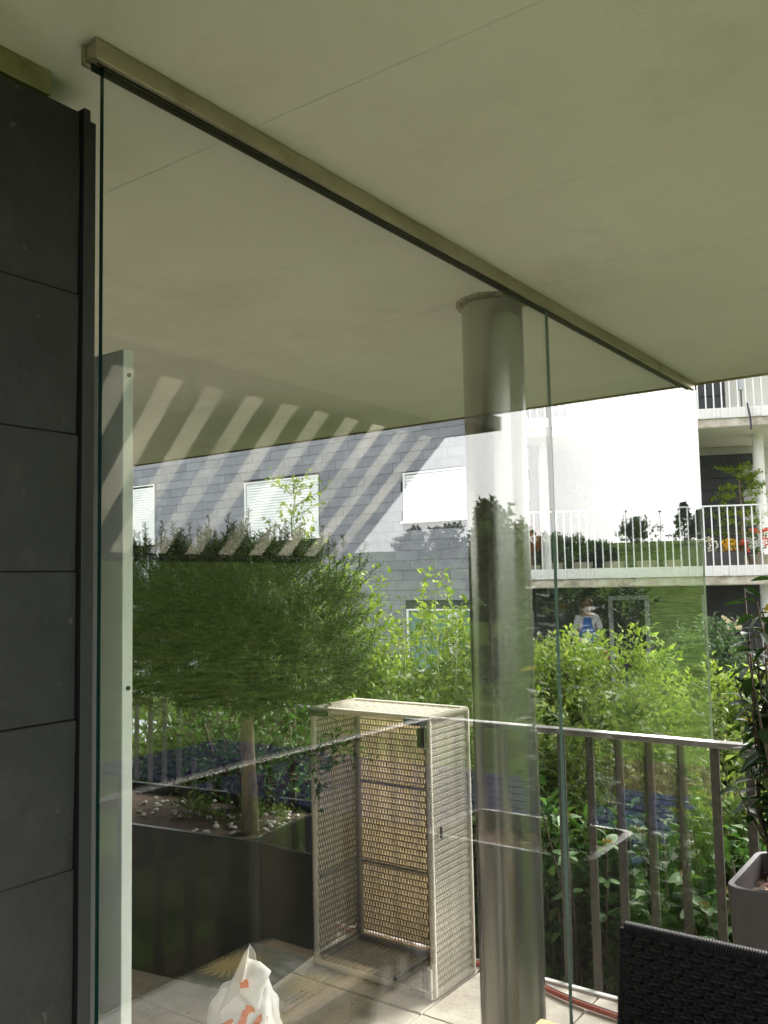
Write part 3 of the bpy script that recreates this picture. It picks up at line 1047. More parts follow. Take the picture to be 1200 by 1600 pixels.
# big leaved viburnum just outside the railing: front leaves are separate pieces
def leafmesh(name, L_, W, mat, seed=0, curl=.18):
    """leaf with midrib fold and curl, about 16 triangles"""
    n = 5
    vs, fs = [], []
    for i in range(n):
        t_ = i/(n-1)
        w = W*.5*math.sin(math.pi*min(1, t_**.8*.98+.02))**.8*(1.0 if i < n-1 else .02)
        x = L_*t_
        z = -curl*L_*t_*t_
        vs += [(x, w, z+w*.28), (x, 0, z), (x, -w, z+w*.28)]
    for i in range(n-1):
        for k in range(2):
            a = i*3+k
            fs.append((a, a+3, a+4, a+1))
    me = bpy.data.meshes.new(name)
    me.from_pydata(vs, [], fs)
    me.materials.append(MATS[mat])
    me.polygons.foreach_set('use_smooth', np.ones(len(me.polygons), dtype=bool))
    return me


def place_leaf(me, p, d, parent, roll=0.0, sc=1.0):
    q = Vector(d).to_track_quat('X', 'Z')
    o = piece('leaf', me, p, parent)
    o.rotation_euler = (q.to_matrix() @ Matrix.Rotation(roll, 3, 'X')).to_euler()
    o.scale = (sc, sc, sc)
    return o


vib_leaf = [leafmesh('leaf', .085, .046, 'leaf_viburnum', 0, .2), leafmesh('leaf', .072, .042, 'leaf_viburnum', 1, .1)]
for k, (x, lab) in enumerate(((-1.80, 'dark green viburnum outside the railing next to the column'), (-1.28, 'dark green viburnum with brown flower heads behind the middle railing bars'), (-.80, 'dark green viburnum outside the railing behind the right planter'))):
    base = (x, 4.05, -1)
    t = thing('viburnum', lab, 'shrub', base, 'viburnum shrubs outside the railing')
    rs = random.Random(40+k)
    mb = MB()
    tips = []
    for j in range(16):
        e = Vector((x+rs.uniform(-.36, .36), 3.9+rs.uniform(-.22, .35), rs.uniform(-.35, .58)))
        s0 = Vector((x+rs.uniform(-.1, .1), 4.1, -1))
        m = s0.lerp(e, .6)+Vector((rs.uniform(-.06, .06), rs.uniform(-.02, .08), .04))
        mb.tube([s0, m, e], [.009, .006, .003], 5)
        tips.append((m, e))
    obj('stem', mb, 'twig', t, smooth=True)
    cnt = 0
    for m, e in tips:
        for j in range(6):
            p = m.lerp(e, .35+.65*(j//2)/2.0)
            a = rs.uniform(0, 6.28)
            for s in (0, 3.14):
                d = (math.cos(a+s), math.sin(a+s)-.35, rs.uniform(-.25, .45))
                if cnt < 96:
                    place_leaf(vib_leaf[cnt % 2], p, d, t, rs.uniform(-.5, .5), rs.uniform(.75, 1.25))
                cnt += 1
    sh = ellipsoid((x, 4.25, -.15), (.42, .35, .72), 8, 60+k, .4)
    a_, b_ = twigs_in(sh, 480, .4, .22)
    V, F = leaves_on(a_, b_, 9, .066, .52)
    tag(raw('inner_foliage', V, F, 'leaf_viburnum', t), kind='stuff')
    Bv, Dv = [], []
    for (m, e) in tips[:7]:
        for j in range(60):
            v = Vector((rs.gauss(0, 1), rs.gauss(0, 1), abs(rs.gauss(0, .8)))).normalized()
            Bv.append(tuple(e + v*rs.uniform(.004, .026)))
            Dv.append(tuple(v))
    V, F = leaf_arrays(np.array(Bv), np.array(Dv), .011, .009)
    tag(raw('flower_heads', V, F, 'flower_umbel', t), kind='stuff')

# ================================================================== LEFT PLANTER with yew
PA = R(9)
PC = Vector((-2.535, 2.60, 0))                          # near corner
PE1 = Vector((-math.cos(PA), -math.sin(PA), 0))         # to the left
PE2 = Vector((-math.sin(PA), math.cos(PA), 0))          # away from the viewer
pf = (PC, PE1, PE2, Vector((0, 0, 1)))
pt = thing('large_planter', 'large dark planter with rounded corner holding the yew', 'planter', PC+PE1*.6+PE2*.33)
outer = rounded_rect(0, 0, 1.45, .66, .045)
inner = rounded_rect(.022, .022, 1.428, .638, .03)
mb = MB(pf)
n = len(outer)
vs = [(x, y, 0) for x, y in outer] + [(x, y, .60) for x, y in outer] + [(x, y, .60) for x, y in inner] + [(x, y, .50) for x, y in inner]
fs = []
for lv in range(3):
    for i in range(n):
        j = (i+1) % n
        fs.append((lv*n+j, lv*n+i, lv*n+n+i, lv*n+n+j))
mb.add(vs, fs)
obj('shell', mb, 'planter_dark', pt)
obj('soil', MB(pf).prism(inner, .50, .555), 'soil', pt)
pebm = []
for s in range(3):
    r_ = random.Random(s)
    m = MB().lathe((0, 0, 0), [(.001, -.5), (.7, -.38), (1, 0), (.72, .38), (.001, .5)], 7, squash=.75)
    me = bpy.data.meshes.new('pebble')
    me.from_pydata([(v[0]+r_.uniform(-.12, .12), v[1]+r_.uniform(-.12, .12), v[2]) for v in m.v], [], m.f)
    me.materials.append(MATS['pebble'])
    pebm.append(me)
rs = random.Random(2)
for k in range(95):
    if k < 62:
        a, b = rs.uniform(.05, .45), rs.uniform(.05, .55)
    else:
        a, b = rs.uniform(.45, 1.0), rs.uniform(.25, .6)
    p = PC+PE1*a+PE2*b+Vector((0, 0, .555+rs.uniform(.002, .014)))
    o = piece('pebble', pebm[k % 3], p, pt, (rs.uniform(-.4, .4), rs.uniform(-.4, .4), rs.uniform(0, 6)))
    s_ = rs.uniform(.009, .019)
    o.scale = (s_, s_, s_)
gc = ellipsoid(tuple(PC+PE1*.45+PE2*.42+Vector((0, 0, .60))), (.40, .18, .10), 8, 3, .3)
a_, b_ = twigs_in(gc, 120, .6, .07)
V, F = leaves_on(a_, b_, 8, .022, .55, jit=.008)
tag(raw('ground_cover', V, F, 'leaf_mid', pt), kind='stuff')
obj('bamboo_cane', MB().tube([tuple(PC+PE2*.56+PE1*.03+Vector((0, 0, .5))), tuple(PC+PE2*.565+PE1*.03+Vector((0, 0, .84)))], .005, 6), 'butterfly_wood', pt)

shrub('branchy_shrub', 'thin branched dark shrub in the large planter behind the yew trunk', 'shrub', (-3.0, 3.08, .55), (.62, .20, .30), 0, 330, 7, .040, .5, 25, mat='leaf_viburnum', upness=.3, tlen=.20, stems=14)
TB = Vector((-2.76, 2.80, .55))
yw = thing('yew_tree', 'clipped dark green yew tree growing in the large planter', 'tree', TB)
mb = MB()
tp = [TB+Vector((0, 0, -.02)), TB+Vector((-.004, .003, .18)), TB+Vector((-.012, .0, .36)), TB+Vector((-.02, .01, .56)), TB+Vector((-.01, .02, .85))]
mb.tube(tp, [.040, .033, .030, .027, .018], 14)
rs = random.Random(9)
for k in range(16):
    z = rs.uniform(.50, .85)
    a = rs.uniform(0, 6.28)
    ln = rs.uniform(.25, .5)
    p = TB+Vector((-.015, .01, z))
    mb.tube([p, p+Vector((math.cos(a)*ln*.5, math.sin(a)*ln*.5, .05)), p+Vector((math.cos(a)*ln, math.sin(a)*ln, .14))], [.010, .007, .003], 5)
obj('trunk', mb, 'bark', yw, smooth=True)
CX, CY, CZ = -2.93, 2.86, 1.45


def yew_pts(n):
    u = unit(rng.normal(size=(n, 3)))
    # rounded box: clipped sides, fairly flat top
    m = np.max(np.abs(u), axis=1, keepdims=True)
    q = u/m**.86
    q *= np.where(rng.uniform(size=(n, 1)) < .25, rng.uniform(.1, .6, size=(n, 1)), .55 + .45*rng.uniform(size=(n, 1))**.5)
    lump = 1 + .10*np.sin(q[:, :1]*11+1)*np.sin(q[:, 2:3]*9+q[:, 1:2]*7)
    p = np.array([CX, CY, CZ]) + q*lump*np.array([.54, .42, .33])
    return p, u


p, out = yew_pts(6400)
d = unit(out*.9+np.array([0, 0, .55])+rng.normal(size=p.shape)*.35)
cp, cd = yew_pts(330)                                  # shoots gather in brush-like clumps
cdir = unit(cd*.9+np.array([0, 0, .75])+rng.normal(size=cp.shape)*.25)
kk = rng.randint(0, 330, len(p))
sel = rng.uniform(size=len(p)) < .72
p[sel] = (cp[kk]+rng.normal(size=p.shape)*np.array([.034, .034, .034]))[sel]
d[sel] = unit(cdir[kk]+rng.normal(size=p.shape)*.28)[sel]
ln = rng.uniform(.06, .13, size=(len(p), 1))
A, B = p-d*ln*.5, p+d*ln*.5
# upright candles on top
m = 190
px = np.stack([CX+rng.uniform(-.55, .52, m), CY+rng.uniform(-.36, .36, m), np.full(m, CZ+.30)+rng.uniform(-.06, .03, m)], axis=1)
dd = unit(np.array([0, 0, 1.0])+rng.normal(size=(m, 3))*.10)
l2 = rng.uniform(.05, .15, size=(m, 1))
A = np.concatenate([A, px])
B = np.concatenate([B, px+dd*l2])
V, F = twig_mesh(A, B, .0022)
tag(raw('twigs', V, F, 'yew_twig', yw), kind='stuff')
nb_ = len(A)-m
V, F = leaves_on(A[:nb_], B[:nb_], 28, .022, .20, jit=.002, out=1.0, fold=.05, droop=.1)
tag(raw('crown', V, F, 'leaf_yew', yw), kind='stuff')
V, F = leaves_on(A[nb_:], B[nb_:], 64, .021, .15, jit=.001, out=1.0, fold=.05, droop=.1)
tag(raw('leading_shoots', V, F, 'leaf_yew', yw), kind='stuff')

# ================================================================== RIGHT PLANTER with glossy shrub
rp = thing('tall_planter', 'tall dark grey planter with rounded rim at the right edge', 'planter', (-.46, 3.1, 0))
ro, ri = rounded_rect(-.805, 2.895, -.12, 3.335, .05), rounded_rect(-.785, 2.915, -.14, 3.315, .035)
mb = MB()
n = len(ro)
H_ = .655
ctr = Vector((-.46, 3.115, 0))


def taper(P, f, z):
    return [(ctr.x+(x-ctr.x)*f, ctr.y+(y-ctr.y)*f, z) for x, y in P]


vs = taper(ro, .93, 0)+taper(ro, 1, H_-.008)+taper(ro, .994, H_)+taper(ri, 1.004, H_)+taper(ri, 1, H_-.008)+taper(ri, .98, H_-.16)
for lv in range(5):
    for i in range(n):
        j = (i+1) % n
        mb.f.append((lv*n+i, lv*n+j, lv*n+n+j, lv*n+n+i))
        mb.m.append(0)
mb.v = [tuple(v) for v in vs]
obj('shell', mb, 'planter_purple', rp)
obj('soil', MB().prism(ri, H_-.2, H_-.075), 'soil', rp)
lit = leafmesh('fallen_leaf', .045, .022, 'leaf_litter', 0, .3)
rs = random.Random(4)
for k in range(130):
    p = (rs.uniform(-.775, -.2), rs.uniform(2.925, 3.30), H_-.07+rs.uniform(0, .02))
    o = piece('fallen_leaf', lit, p, rp, (rs.uniform(-.6, .6), rs.uniform(-.5, .5), rs.uniform(0, 6.28)))
    s_ = rs.uniform(.6, 1.2)
    o.scale = (s_, s_, s_)
gs = thing('glossy_shrub', 'dark glossy leaved evergreen growing in the tall right planter', 'shrub', (-.55, 3.1, .58))
mb = MB()
gl = [leafmesh('leaf', .075, .030, 'leaf_dark_gloss', 0, .25), leafmesh('leaf', .062, .027, 'leaf_dark_gloss', 1, .12), leafmesh('leaf', .07, .034, 'leaf_mid', 2, .2), leafmesh('leaf', .055, .026, 'leaf_yellow', 2, .2)]
cnt = 0
for k in range(62):
    a = rs.uniform(0, 6.28)
    rr = rs.uniform(.03, .22)
    s0 = Vector((-.63+rs.uniform(-.07, .07), 3.1+rs.uniform(-.04, .04), .57))
    e = Vector((-.64+math.cos(a)*rr*.8, 3.1+math.sin(a)*rr*.8, rs.uniform(.80, 1.62)))
    m = s0.lerp(e, .5)+Vector((rs.uniform(-.05, .05), rs.uniform(-.05, .05), .0))
    mb.tube([s0, m, e], [.007, .005, .002], 5)
    for j in range(15):
        t_ = .3+.7*j/14
        p = s0.lerp(m, t_/.5) if t_ < .5 else m.lerp(e, (t_-.5)/.5)
        if p.z < .80:
            continue
        a2 = j*2.4+k
        d = (math.cos(a2), math.sin(a2), rs.uniform(-.7, .6))
        w = rs.random()
        place_leaf(gl[3 if w < .03 else (2 if w < .10 else cnt % 2)], p, d, gs, rs.uniform(-.6, .6), rs.uniform(.8, 1.35))
        cnt += 1
obj('stem', mb, 'twig', gs, smooth=True)

# ================================================================== WICKER BOX
BX0, BX1, BY0, BY1, BZ0, BZ1 = -2.535, -1.938, 2.965, 3.262, .012, 1.075
wb = thing('wicker_box', 'light grey wicker box standing on end, open towards the glass', 'box', ((BX0+BX1)/2, (BY0+BY1)/2, 0))


def weave(o, eu, ev, nn, W, H, pitch, rib, amp, width=.8, seg=3, phase=0.0, mat='wicker'):
    """strands along ev, waving over ribs spaced along ev; ribs run along eu"""
    o, eu, ev, nn = (np.array(tuple(q), dtype=float) for q in (o, eu, ev, nn))
    ns = max(2, int(round(W/pitch)))
    nr = max(1, int(round(H/rib)))
    nv = nr*seg+1
    us = (np.arange(ns)+.5)*W/ns
    us = us + rng.normal(size=ns)*pitch*.06
    vv = np.linspace(0, H, nv)
    hw = W/ns*width*.5
    off = amp*np.cos(math.pi*vv[None, :]/(H/nr) + math.pi*(np.arange(ns) % 2)[:, None] + phase)
    V = np.zeros((ns, nv, 3, 3))
    for k, (du, dn) in enumerate(((-hw, -amp*.35), (0, amp*.2), (hw, -amp*.35))):
        V[:, :, k, :] = o + (us[:, None, None]+du)*eu + vv[None, :, None]*ev + (off+dn)[:, :, None]*nn
    idx = np.arange(ns*nv*3).reshape(ns, nv, 3)
    F = []
    for k in range(2):
        F.append(np.stack([idx[:, :-1, k], idx[:, :-1, k+1], idx[:, 1:, k+1], idx[:, 1:, k]], axis=-1).reshape(-1, 4))
    V, F = V.reshape(-1, 3), np.concatenate(F)
    rb = MB()
    for i in range(nr):
        c = o + ev*(i+.5)*H/nr
        rb.tube([tuple(c), tuple(c+eu*W)], amp*.75, 4, cap=False)
    return V, F, rb


X, Y, Z = Vector((1, 0, 0)), Vector((0, 1, 0)), Vector((0, 0, 1))
EI = .012
panels = [
    ('back_panel', (BX0+EI, BY1, BZ0+EI), X, Z, -Y, BX1-BX0-2*EI, BZ1-BZ0-2*EI, 1.16),
    ('side_panel', (BX1, BY0+EI, BZ0+EI), Y, Z, X, BY1-BY0-2*EI, BZ1-BZ0-2*EI, 1.5),
    ('side_panel', (BX0, BY0+EI, BZ0+EI), Y, Z, -X, BY1-BY0-2*EI, BZ1-BZ0-2*EI, 1.06),
    ('top_panel', (BX0+EI, BY0+EI, BZ1), Y, X, Z, BY1-BY0-2*EI, BX1-BX0-2*EI, 1.1),
    ('bottom_panel', (BX0+EI, BY0+EI, BZ0+.008), Y, X, Z, BY1-BY0-2*EI, BX1-BX0-2*EI, .75),
]
for nm, o_, eu, ev, nn, W, H, wd in panels:
    V, F, rb = weave(o_, eu, ev, nn, W, H, .0076, .0262, .0056, wd)
    pn = tag(raw(nm, V, F, 'wicker', wb, smooth=True), kind='stuff')
    tag(obj('ribs', rb, 'wicker_rib', pn), kind='stuff')


def wrap(name, a, b, rad, parent, turns, mat='wicker'):
    """a rod wrapped with wicker strand"""
    a, b = Vector(a), Vector(b)
    pts, rads = [], []
    n = turns*4
    for i in range(n+1):
        pts.append(a.lerp(b, i/n))
        rads.append(rad*(1+.14*math.cos(2*math.pi*i/4)))
    return obj(name, MB().tube(pts, rads, 8), mat, parent, smooth=True)


R0 = .0125
for (a, b) in (((BX0, BY0, BZ0), (BX0, BY0, BZ1)), ((BX1, BY0, BZ0), (BX1, BY0, BZ1)), ((BX0, BY1, BZ0), (BX0, BY1, BZ1)), ((BX1, BY1, BZ0), (BX1, BY1, BZ1)),
               ((BX0, BY0, BZ1), (BX1, BY0, BZ1)), ((BX0, BY1, BZ1), (BX1, BY1, BZ1)), ((BX0, BY0, BZ1), (BX0, BY1, BZ1)), ((BX1, BY0, BZ1), (BX1, BY1, BZ1)),
               ((BX0, BY0, BZ0), (BX1, BY0, BZ0)), ((BX0, BY1, BZ0), (BX1, BY1, BZ0)), ((BX0, BY0, BZ0), (BX0, BY1, BZ0)), ((BX1, BY0, BZ0), (BX1, BY1, BZ0))):
    wrap('wrapped_edge', a, b, R0, wb, int((Vector(b)-Vector(a)).length/.0065))
fb = .011
frame_bars = [((BX0+.016, BY1-.03, BZ0+.012), (BX0+.016+2*fb, BY1-.008, BZ1-.012)), ((BX0+.395, BY1-.022, BZ0+.012), (BX0+.395+fb*1.3, BY1-.008, BZ1-.012)),
              ((BX1-.030, BY1-.03, BZ0+.012), (BX1-.012, BY1-.008, BZ1-.012)),
              ((BX0+.014, BY0+.01, .36), (BX0+.024, BY1-.03, .372)), ((BX0+.014, BY0+.01, .715), (BX0+.024, BY1-.03, .727)),
              ((BX0+.04, BY1-.019, .36), (BX1-.03, BY1-.009, .371)), ((BX0+.04, BY1-.019, .715), (BX1-.03, BY1-.009, .726)),
              ((BX0+.013, BY0+.01, BZ0+.012), (BX0+.037, BY1-.03, BZ0+.034)), ((BX0+.038, BY1-.032, BZ0+.012), (BX1-.03, BY1-.010, BZ0+.034)),
              ((BX0+.395, BY0+.012, BZ0+.013), (BX0+.409, BY1-.033, BZ0+.027))]
for a, b in frame_bars:
    obj('frame_bar', MB().box(a, b), 'box_frame', wb, bevel=.002)
# chrome corner brackets
for (cx, sx) in ((BX0, 1), (BX1, -1)):
    for (cz, sz) in ((BZ1, -1), (BZ0, 1)):
        if sx == 1 and sz == 1:
            continue
        x0, x1 = sorted((cx+sx*-.004, cx+sx*.105))
        z0, z1 = sorted((cz-sz*.002, cz+sz*.026))
        m = MB().box((x0, BY0-.024, z0), (x1, BY0-.013, z1))
        if sx == -1:
            xa, xb = sorted((cx-sx*.004, cx+sx*.024))
            za, zb = sorted((cz+sz*.0265, cz+sz*.115))
            m.box((xa, BY0-.024, za), (xb, BY0-.013, zb))
        cb_ = obj('corner_bracket', m, 'chrome', wb, bevel=.002)
        m2 = MB().box((x0+.006, BY0-.030, min(z0, z1)+.005), (x1-.030 if sx == -1 else x1-.006, BY0-.0245, max(z0, z1)-.004))
        if sx == -1:
            m2.box((xa-.010, BY0-.030, za+.008), (xb-.012, BY0-.0245, zb-.006))
        obj('rubber_pad', m2, 'black_plastic', cb_)
obj('handle_slot', MB().box((BX1+.010, BY0+.052, .60), (BX1+.015, BY0+.066, .648)), 'black_plastic', wb, bevel=.002)

# ================================================================== small things on the floor
hz = MB()
pts = [(-3.2, 3.30, .012), (-2.4, 3.31, .012), (-1.95, 3.325, .012), (-1.72, 3.305, .012), (-1.55, 3.25, .012), (-1.40, 3.22, .012), (-1.15, 3.20, .012), (-.95, 3.23, .012), (-.7, 2.82, .012), (-.1, 2.7, .012)]


def spline(pts, n=8):
    P = [Vector(p) for p in pts]
    out = []
    for i in range(len(P)-1):
        p0, p1, p2, p3 = P[max(i-1, 0)], P[i], P[i+1], P[min(i+2, len(P)-1)]
        for k in range(n):
            t_ = k/n
            out.append(.5*((2*p1)+(-p0+p2)*t_+(2*p0-5*p1+4*p2-p3)*t_*t_+(-p0+3*p1-3*p2+p3)*t_**3))
    out.append(P[-1])
    return out


hp = spline(pts)
ho = thing('garden_hose', 'dark red garden hose lying along the floor edge under the railing', 'hose', (-1.5, 3.25, 0))
obj('hose', hz.tube(hp, .0105, 8), 'hose_red', ho, smooth=True)
obj('stripe', MB().tube([p+Vector((0, .006, .007)) for p in hp], .0048, 6), 'hose_dark', ho, smooth=True)

# plastic bag on the floor behind the glass
bc = Vector((-2.30, 2.30, 0))
bag = thing('plastic_bag', 'crumpled white plastic bag with orange print on the floor behind the glass', 'bag', bc)
vr = Vector((math.cos(YAW), math.sin(YAW), 0))          # bag faces the room obliquely
vn = Vector((math.sin(YAW), -math.cos(YAW), 0))
NA = 40
prof = [(0, .100), (.025, .125), (.08, .130), (.14, .120), (.19, .104), (.23, .080), (.262, .052)]
rs = np.random.RandomState(3)
ph = rs.uniform(0, 6.28, 8)
vs, fs = [], []


def bag_pt(a, i):
    z, r_ = prof[i]
    t_ = i/(len(prof)-1)
    zj_ = .010*math.sin(7*a+ph[3]+i*1.7)+.006*math.sin(13*a+ph[4]-i*2.3)
    rr = r_*(1+.05*math.sin(9*a+ph[5]+i*2.1)+.03*math.sin(16*a+ph[6]-i*3.3)+.07*math.sin(3*a+ph[0]+t_*3)+.06*math.sin(5*a+ph[1]-t_*4)+.035*math.sin(11*a+ph[2]+t_*6))
    lx, ly = rr*math.cos(a), rr*.7*math.sin(a)
    top = 0
    if t_ > .5:
        w = (t_-.5)/.5
        # two raised flaps: a tall pointed one in the middle, a broad one to the right
        top = w*w*(.085*math.exp(-((math.cos(a)+.05)/.28)**2)+.02*math.cos(a))
        lx += w*w*.018
    return bc + vr*lx - vn*ly*-1 + Vector((0, 0, max(0, z+top+(zj_ if i > 1 else 0))))


for i in range(len(prof)):
    for k in range(NA):
        vs.append(bag_pt(2*math.pi*k/NA, i))
for i in range(len(prof)-1):
    for k in range(NA):
        fs.append((i*NA+k, i*NA+(k+1) % NA, (i+1)*NA+(k+1) % NA, (i+1)*NA+k))
bo = raw('sheet', vs, fs, 'bag_plastic', bag, smooth=True)
sd_ = bo.modifiers.new('sub', 'SUBSURF'); sd_.levels = 2; sd_.render_levels = 2
tx = bpy.data.textures.new('crumple', 'VORONOI')
tx.noise_scale = .055
tx.distance_metric = 'DISTANCE'
dm = bo.modifiers.new('crumple', 'DISPLACE')
dm.texture = tx
dm.texture_coords = 'LOCAL'
dm.strength = .022
dm.mid_level = .5
so_ = bo.modifiers.new('solid', 'SOLIDIFY'); so_.thickness = .001
# pointed torn flap
fl_ = MB()
c0 = bc+Vector((0, 0, .205))
P = [c0-vr*.085+Vector((0, 0, -.06)), c0-vr*.045+Vector((0, 0, .03)), c0+vr*.005+Vector((0, 0, .135)), c0+vr*.024+Vector((0, 0, .160)), c0+vr*.018+Vector((0, 0, .115)),
     c0+vr*.06+Vector((0, 0, .105)), c0+vr*.100+Vector((0, 0, .075)), c0+vr*.075+Vector((0, 0, .02)), c0+vr*.06+Vector((0, 0, -.05))]
off = [.075, .06, .045, .035, .03, .035, .04, .055, .075]
P = [p+vn*o_ for p, o_ in zip(P, off)]
cen = c0+vn*.085+Vector((0, 0, .02))
fl_.add([tuple(cen)]+[tuple(p) for p in P], [(0, i+2, i+1) for i in range(len(P)-1)])
fo = obj('torn_flap', fl_, 'bag_plastic', bag, smooth=True)
m_ = fo.modifiers.new('sub', 'SUBSURF'); m_.subdivision_type = 'SIMPLE'; m_.levels = 2; m_.render_levels = 2
m_ = fo.modifiers.new('solid', 'SOLIDIFY'); m_.thickness = .001


def wrap_on(o, cuts=3):
    if cuts:
        a = o.modifiers.new('tri', 'TRIANGULATE')
        a = o.modifiers.new('cut', 'SUBSURF')
        a.subdivision_type = 'SIMPLE'
        a.levels = a.render_levels = cuts
    a = o.modifiers.new('wrap', 'SHRINKWRAP')
    a.target = bo
    a.wrap_method = 'NEAREST_SURFACEPOINT'
    a.wrap_mode = 'ABOVE_SURFACE'
    a.offset = .0012
    return o


def print_patch(name, poly, cx, cz, mat, push=.006):
    m = MB()
    pv = []
    for (x, z_) in poly:
        lx = cx+x
        zz = cz+z_
        # follow the bag's front: half ellipse at that height
        rr = np.interp(zz, [q[0] for q in prof], [q[1] for q in prof])
        ly = rr*.7*math.sqrt(max(.05, 1-min(.96, (lx/rr)**2)))*1.08+push
        pv.append(tuple(bc+vr*lx+vn*ly+Vector((0, 0, zz))))
    m.add(pv, [tuple(range(len(pv)))])
    return wrap_on(obj(name, m, mat, bag))


print_patch('orange_print', [(0, .0), (.035, .015), (.06, .05), (.052, .075), (.02, .06), (-.005, .03)], .030, .085, 'print_orange')
print_patch('orange_print', [(0, 0), (.02, -.005), (.03, .05), (.055, .06), (.05, .085), (.015, .085), (-.005, .04)], -.005, .10, 'print_orange', .012)
print_patch('orange_print', [(0, 0), (.03, .008), (.05, .03), (.058, .045), (.045, .05), (.02, .03), (-.005, .015)], -.085, .10, 'print_orange')
pp = MB()
q0 = c0+vn*.092+Vector((0, 0, .04))
pp.add([tuple(q0+vr*x+Vector((0, 0, z_))) for x, z_ in ((.0, 0), (.03, .004), (.026, .032), (.012, .030), (.012, .022), (-.002, .020))], [(0, 1, 2, 3, 4, 5)])
obj('orange_print', pp, 'print_orange', bag)


def text(name, body, size, mat, parent, origin, ex, ey, en):
    cu = bpy.data.curves.new(name, 'FONT')
    cu.body = body
    cu.size = size
    tmp = bpy.data.objects.new(name, cu)
    COL.objects.link(tmp)
    bpy.context.view_layer.update()
    me = bpy.data.meshes.new_from_object(tmp)
    bpy.data.objects.remove(tmp)
    Vv = [origin+ex*v.co.x+ey*v.co.y+en*.0015 for v in me.vertices]
    return raw(name, [tuple(v) for v in Vv], [tuple(p.vertices) for p in me.polygons], mat, parent)


wrap_on(text('lettering', 'Cables', .024, 'print_ink', bag, bc+vr*-.055+vn*.097+Vector((0, 0, .082)), (vr*.9+Z*.42).normalized(), (Z*.9-vr*.42).normalized(), vn), 0)
wrap_on(text('lettering', 'illot du', .022, 'print_ink', bag, bc+vr*.015+vn*.100+Vector((0, 0, .070)), (vr*.97+Z*.2-vn*.2).normalized(), (Z*.97-vr*.2).normalized(), vn), 0)

# ================================================================== our side: table, chair
TX0, TX1, TY0, TY1, TZ = -.825, -.50, .20, 1.645, .752
tb = thing('pine_table', 'pale pine table whose corner peeps in at the bottom edge below the column', 'table', ((TX0+TX1)/2, (TY0+TY1)/2, 0))
nb = 3
for i in range(nb):
    w = (TX1-TX0)/nb
    obj('plank', MB().box((TX0+i*w+.001, TY0, TZ-.028), (TX0+(i+1)*w-.001, TY1, TZ)), 'pine_wood', tb, bevel=.003)
for x in (TX0+.05, TX1-.11):
    for y in (TY0+.05, TY1-.11):
        obj('leg', MB().box((x, y, 0), (x+.06, y+.06, TZ-.105)), 'pine_wood', tb, bevel=.003)
obj('apron', MB().box((TX0+.04, TY0+.04, TZ-.104), (TX1-.04, TY1-.04, TZ-.029)), 'pine_wood', tb)
obj('cover_edge', MB().box((TX0-.004, TY0, TZ-.024), (TX0-.0005, TY1-.10, TZ+.003)), 'foil_edge', tb)
tc = thing('sunflower_tablecloth', 'sunflower printed oilcloth on the pine table, mirrored in the glass', 'tablecloth', ((TX0+TX1)/2, (TY0+TY1)/2, TZ))
mc = MB()
mc.box((TX0+.045, TY0-.01, TZ+.0015), (TX1+.006, TY1-.05, TZ+.0035))
obj('cloth_top', mc, 'sunflower_cloth', tc)
rug = obj('floor_mat', MB().prism(rounded_rect(-.98, .5, -.20, 2.75, .03), .002, .008), 'sunflower_cloth')
tag(rug, 'sunflower patterned floor mat on our balcony, mirrored in the glass', 'mat')

# black rattan chair, back to the railing, pushed under the table
CHX0, CHX1, CHY = -.715, -.19, 1.80
ch = thing('rattan_chair', 'black woven rattan chair at the bottom right, its back to the railing', 'chair', ((CHX0+CHX1)/2, 1.6, 0))


def basket(o, eu, ev, nn, W, H, pu, pv, amp):
    o, eu, ev, nn = (np.array(tuple(q), dtype=float) for q in (o, eu, ev, nn))
    Vs, Fs = [], []
    base = 0
    nu, nv = int(round(W/pu)), int(round(H/pv))
    for direction in range(2):
        cnt, other = (nv, nu) if direction == 0 else (nu, nv)
        lenA, stepB = (W, H/nv) if direction == 0 else (H, W/nu)
        e1, e2 = (eu, ev) if direction == 0 else (ev, eu)
        for i in range(cnt):
            for half in (-1, 1):
                wdt = stepB*(.40 if direction == 0 else .20)
                cc = (i+.5)*stepB+half*wdt*.54
                m = other*4+1
                s = np.linspace(0, lenA, m)
                off = amp*np.cos(math.pi*s/(lenA/other)+math.pi*(i % 2)+(0 if direction == 0 else math.pi)+math.pi/2*0)
                rows = []
                for du, dn in ((-wdt*.5, -amp*.3), (0, amp*.25), (wdt*.5, -amp*.3)):
                    rows.append(o+s[:, None]*e1+(cc+du)*e2+(off+dn)[:, None]*nn)
                V = np.stack(rows, axis=1).reshape(-1, 3)
                id_ = np.arange(m*3).reshape(m, 3)+base
                for k in range(2):
                    Fs.append(np.stack([id_[:-1, k], id_[:-1, k+1], id_[1:, k+1], id_[1:, k]], axis=-1).reshape(-1, 4))
                Vs.append(V)
                base += m*3
    return np.concatenate(Vs), np.concatenate(Fs)


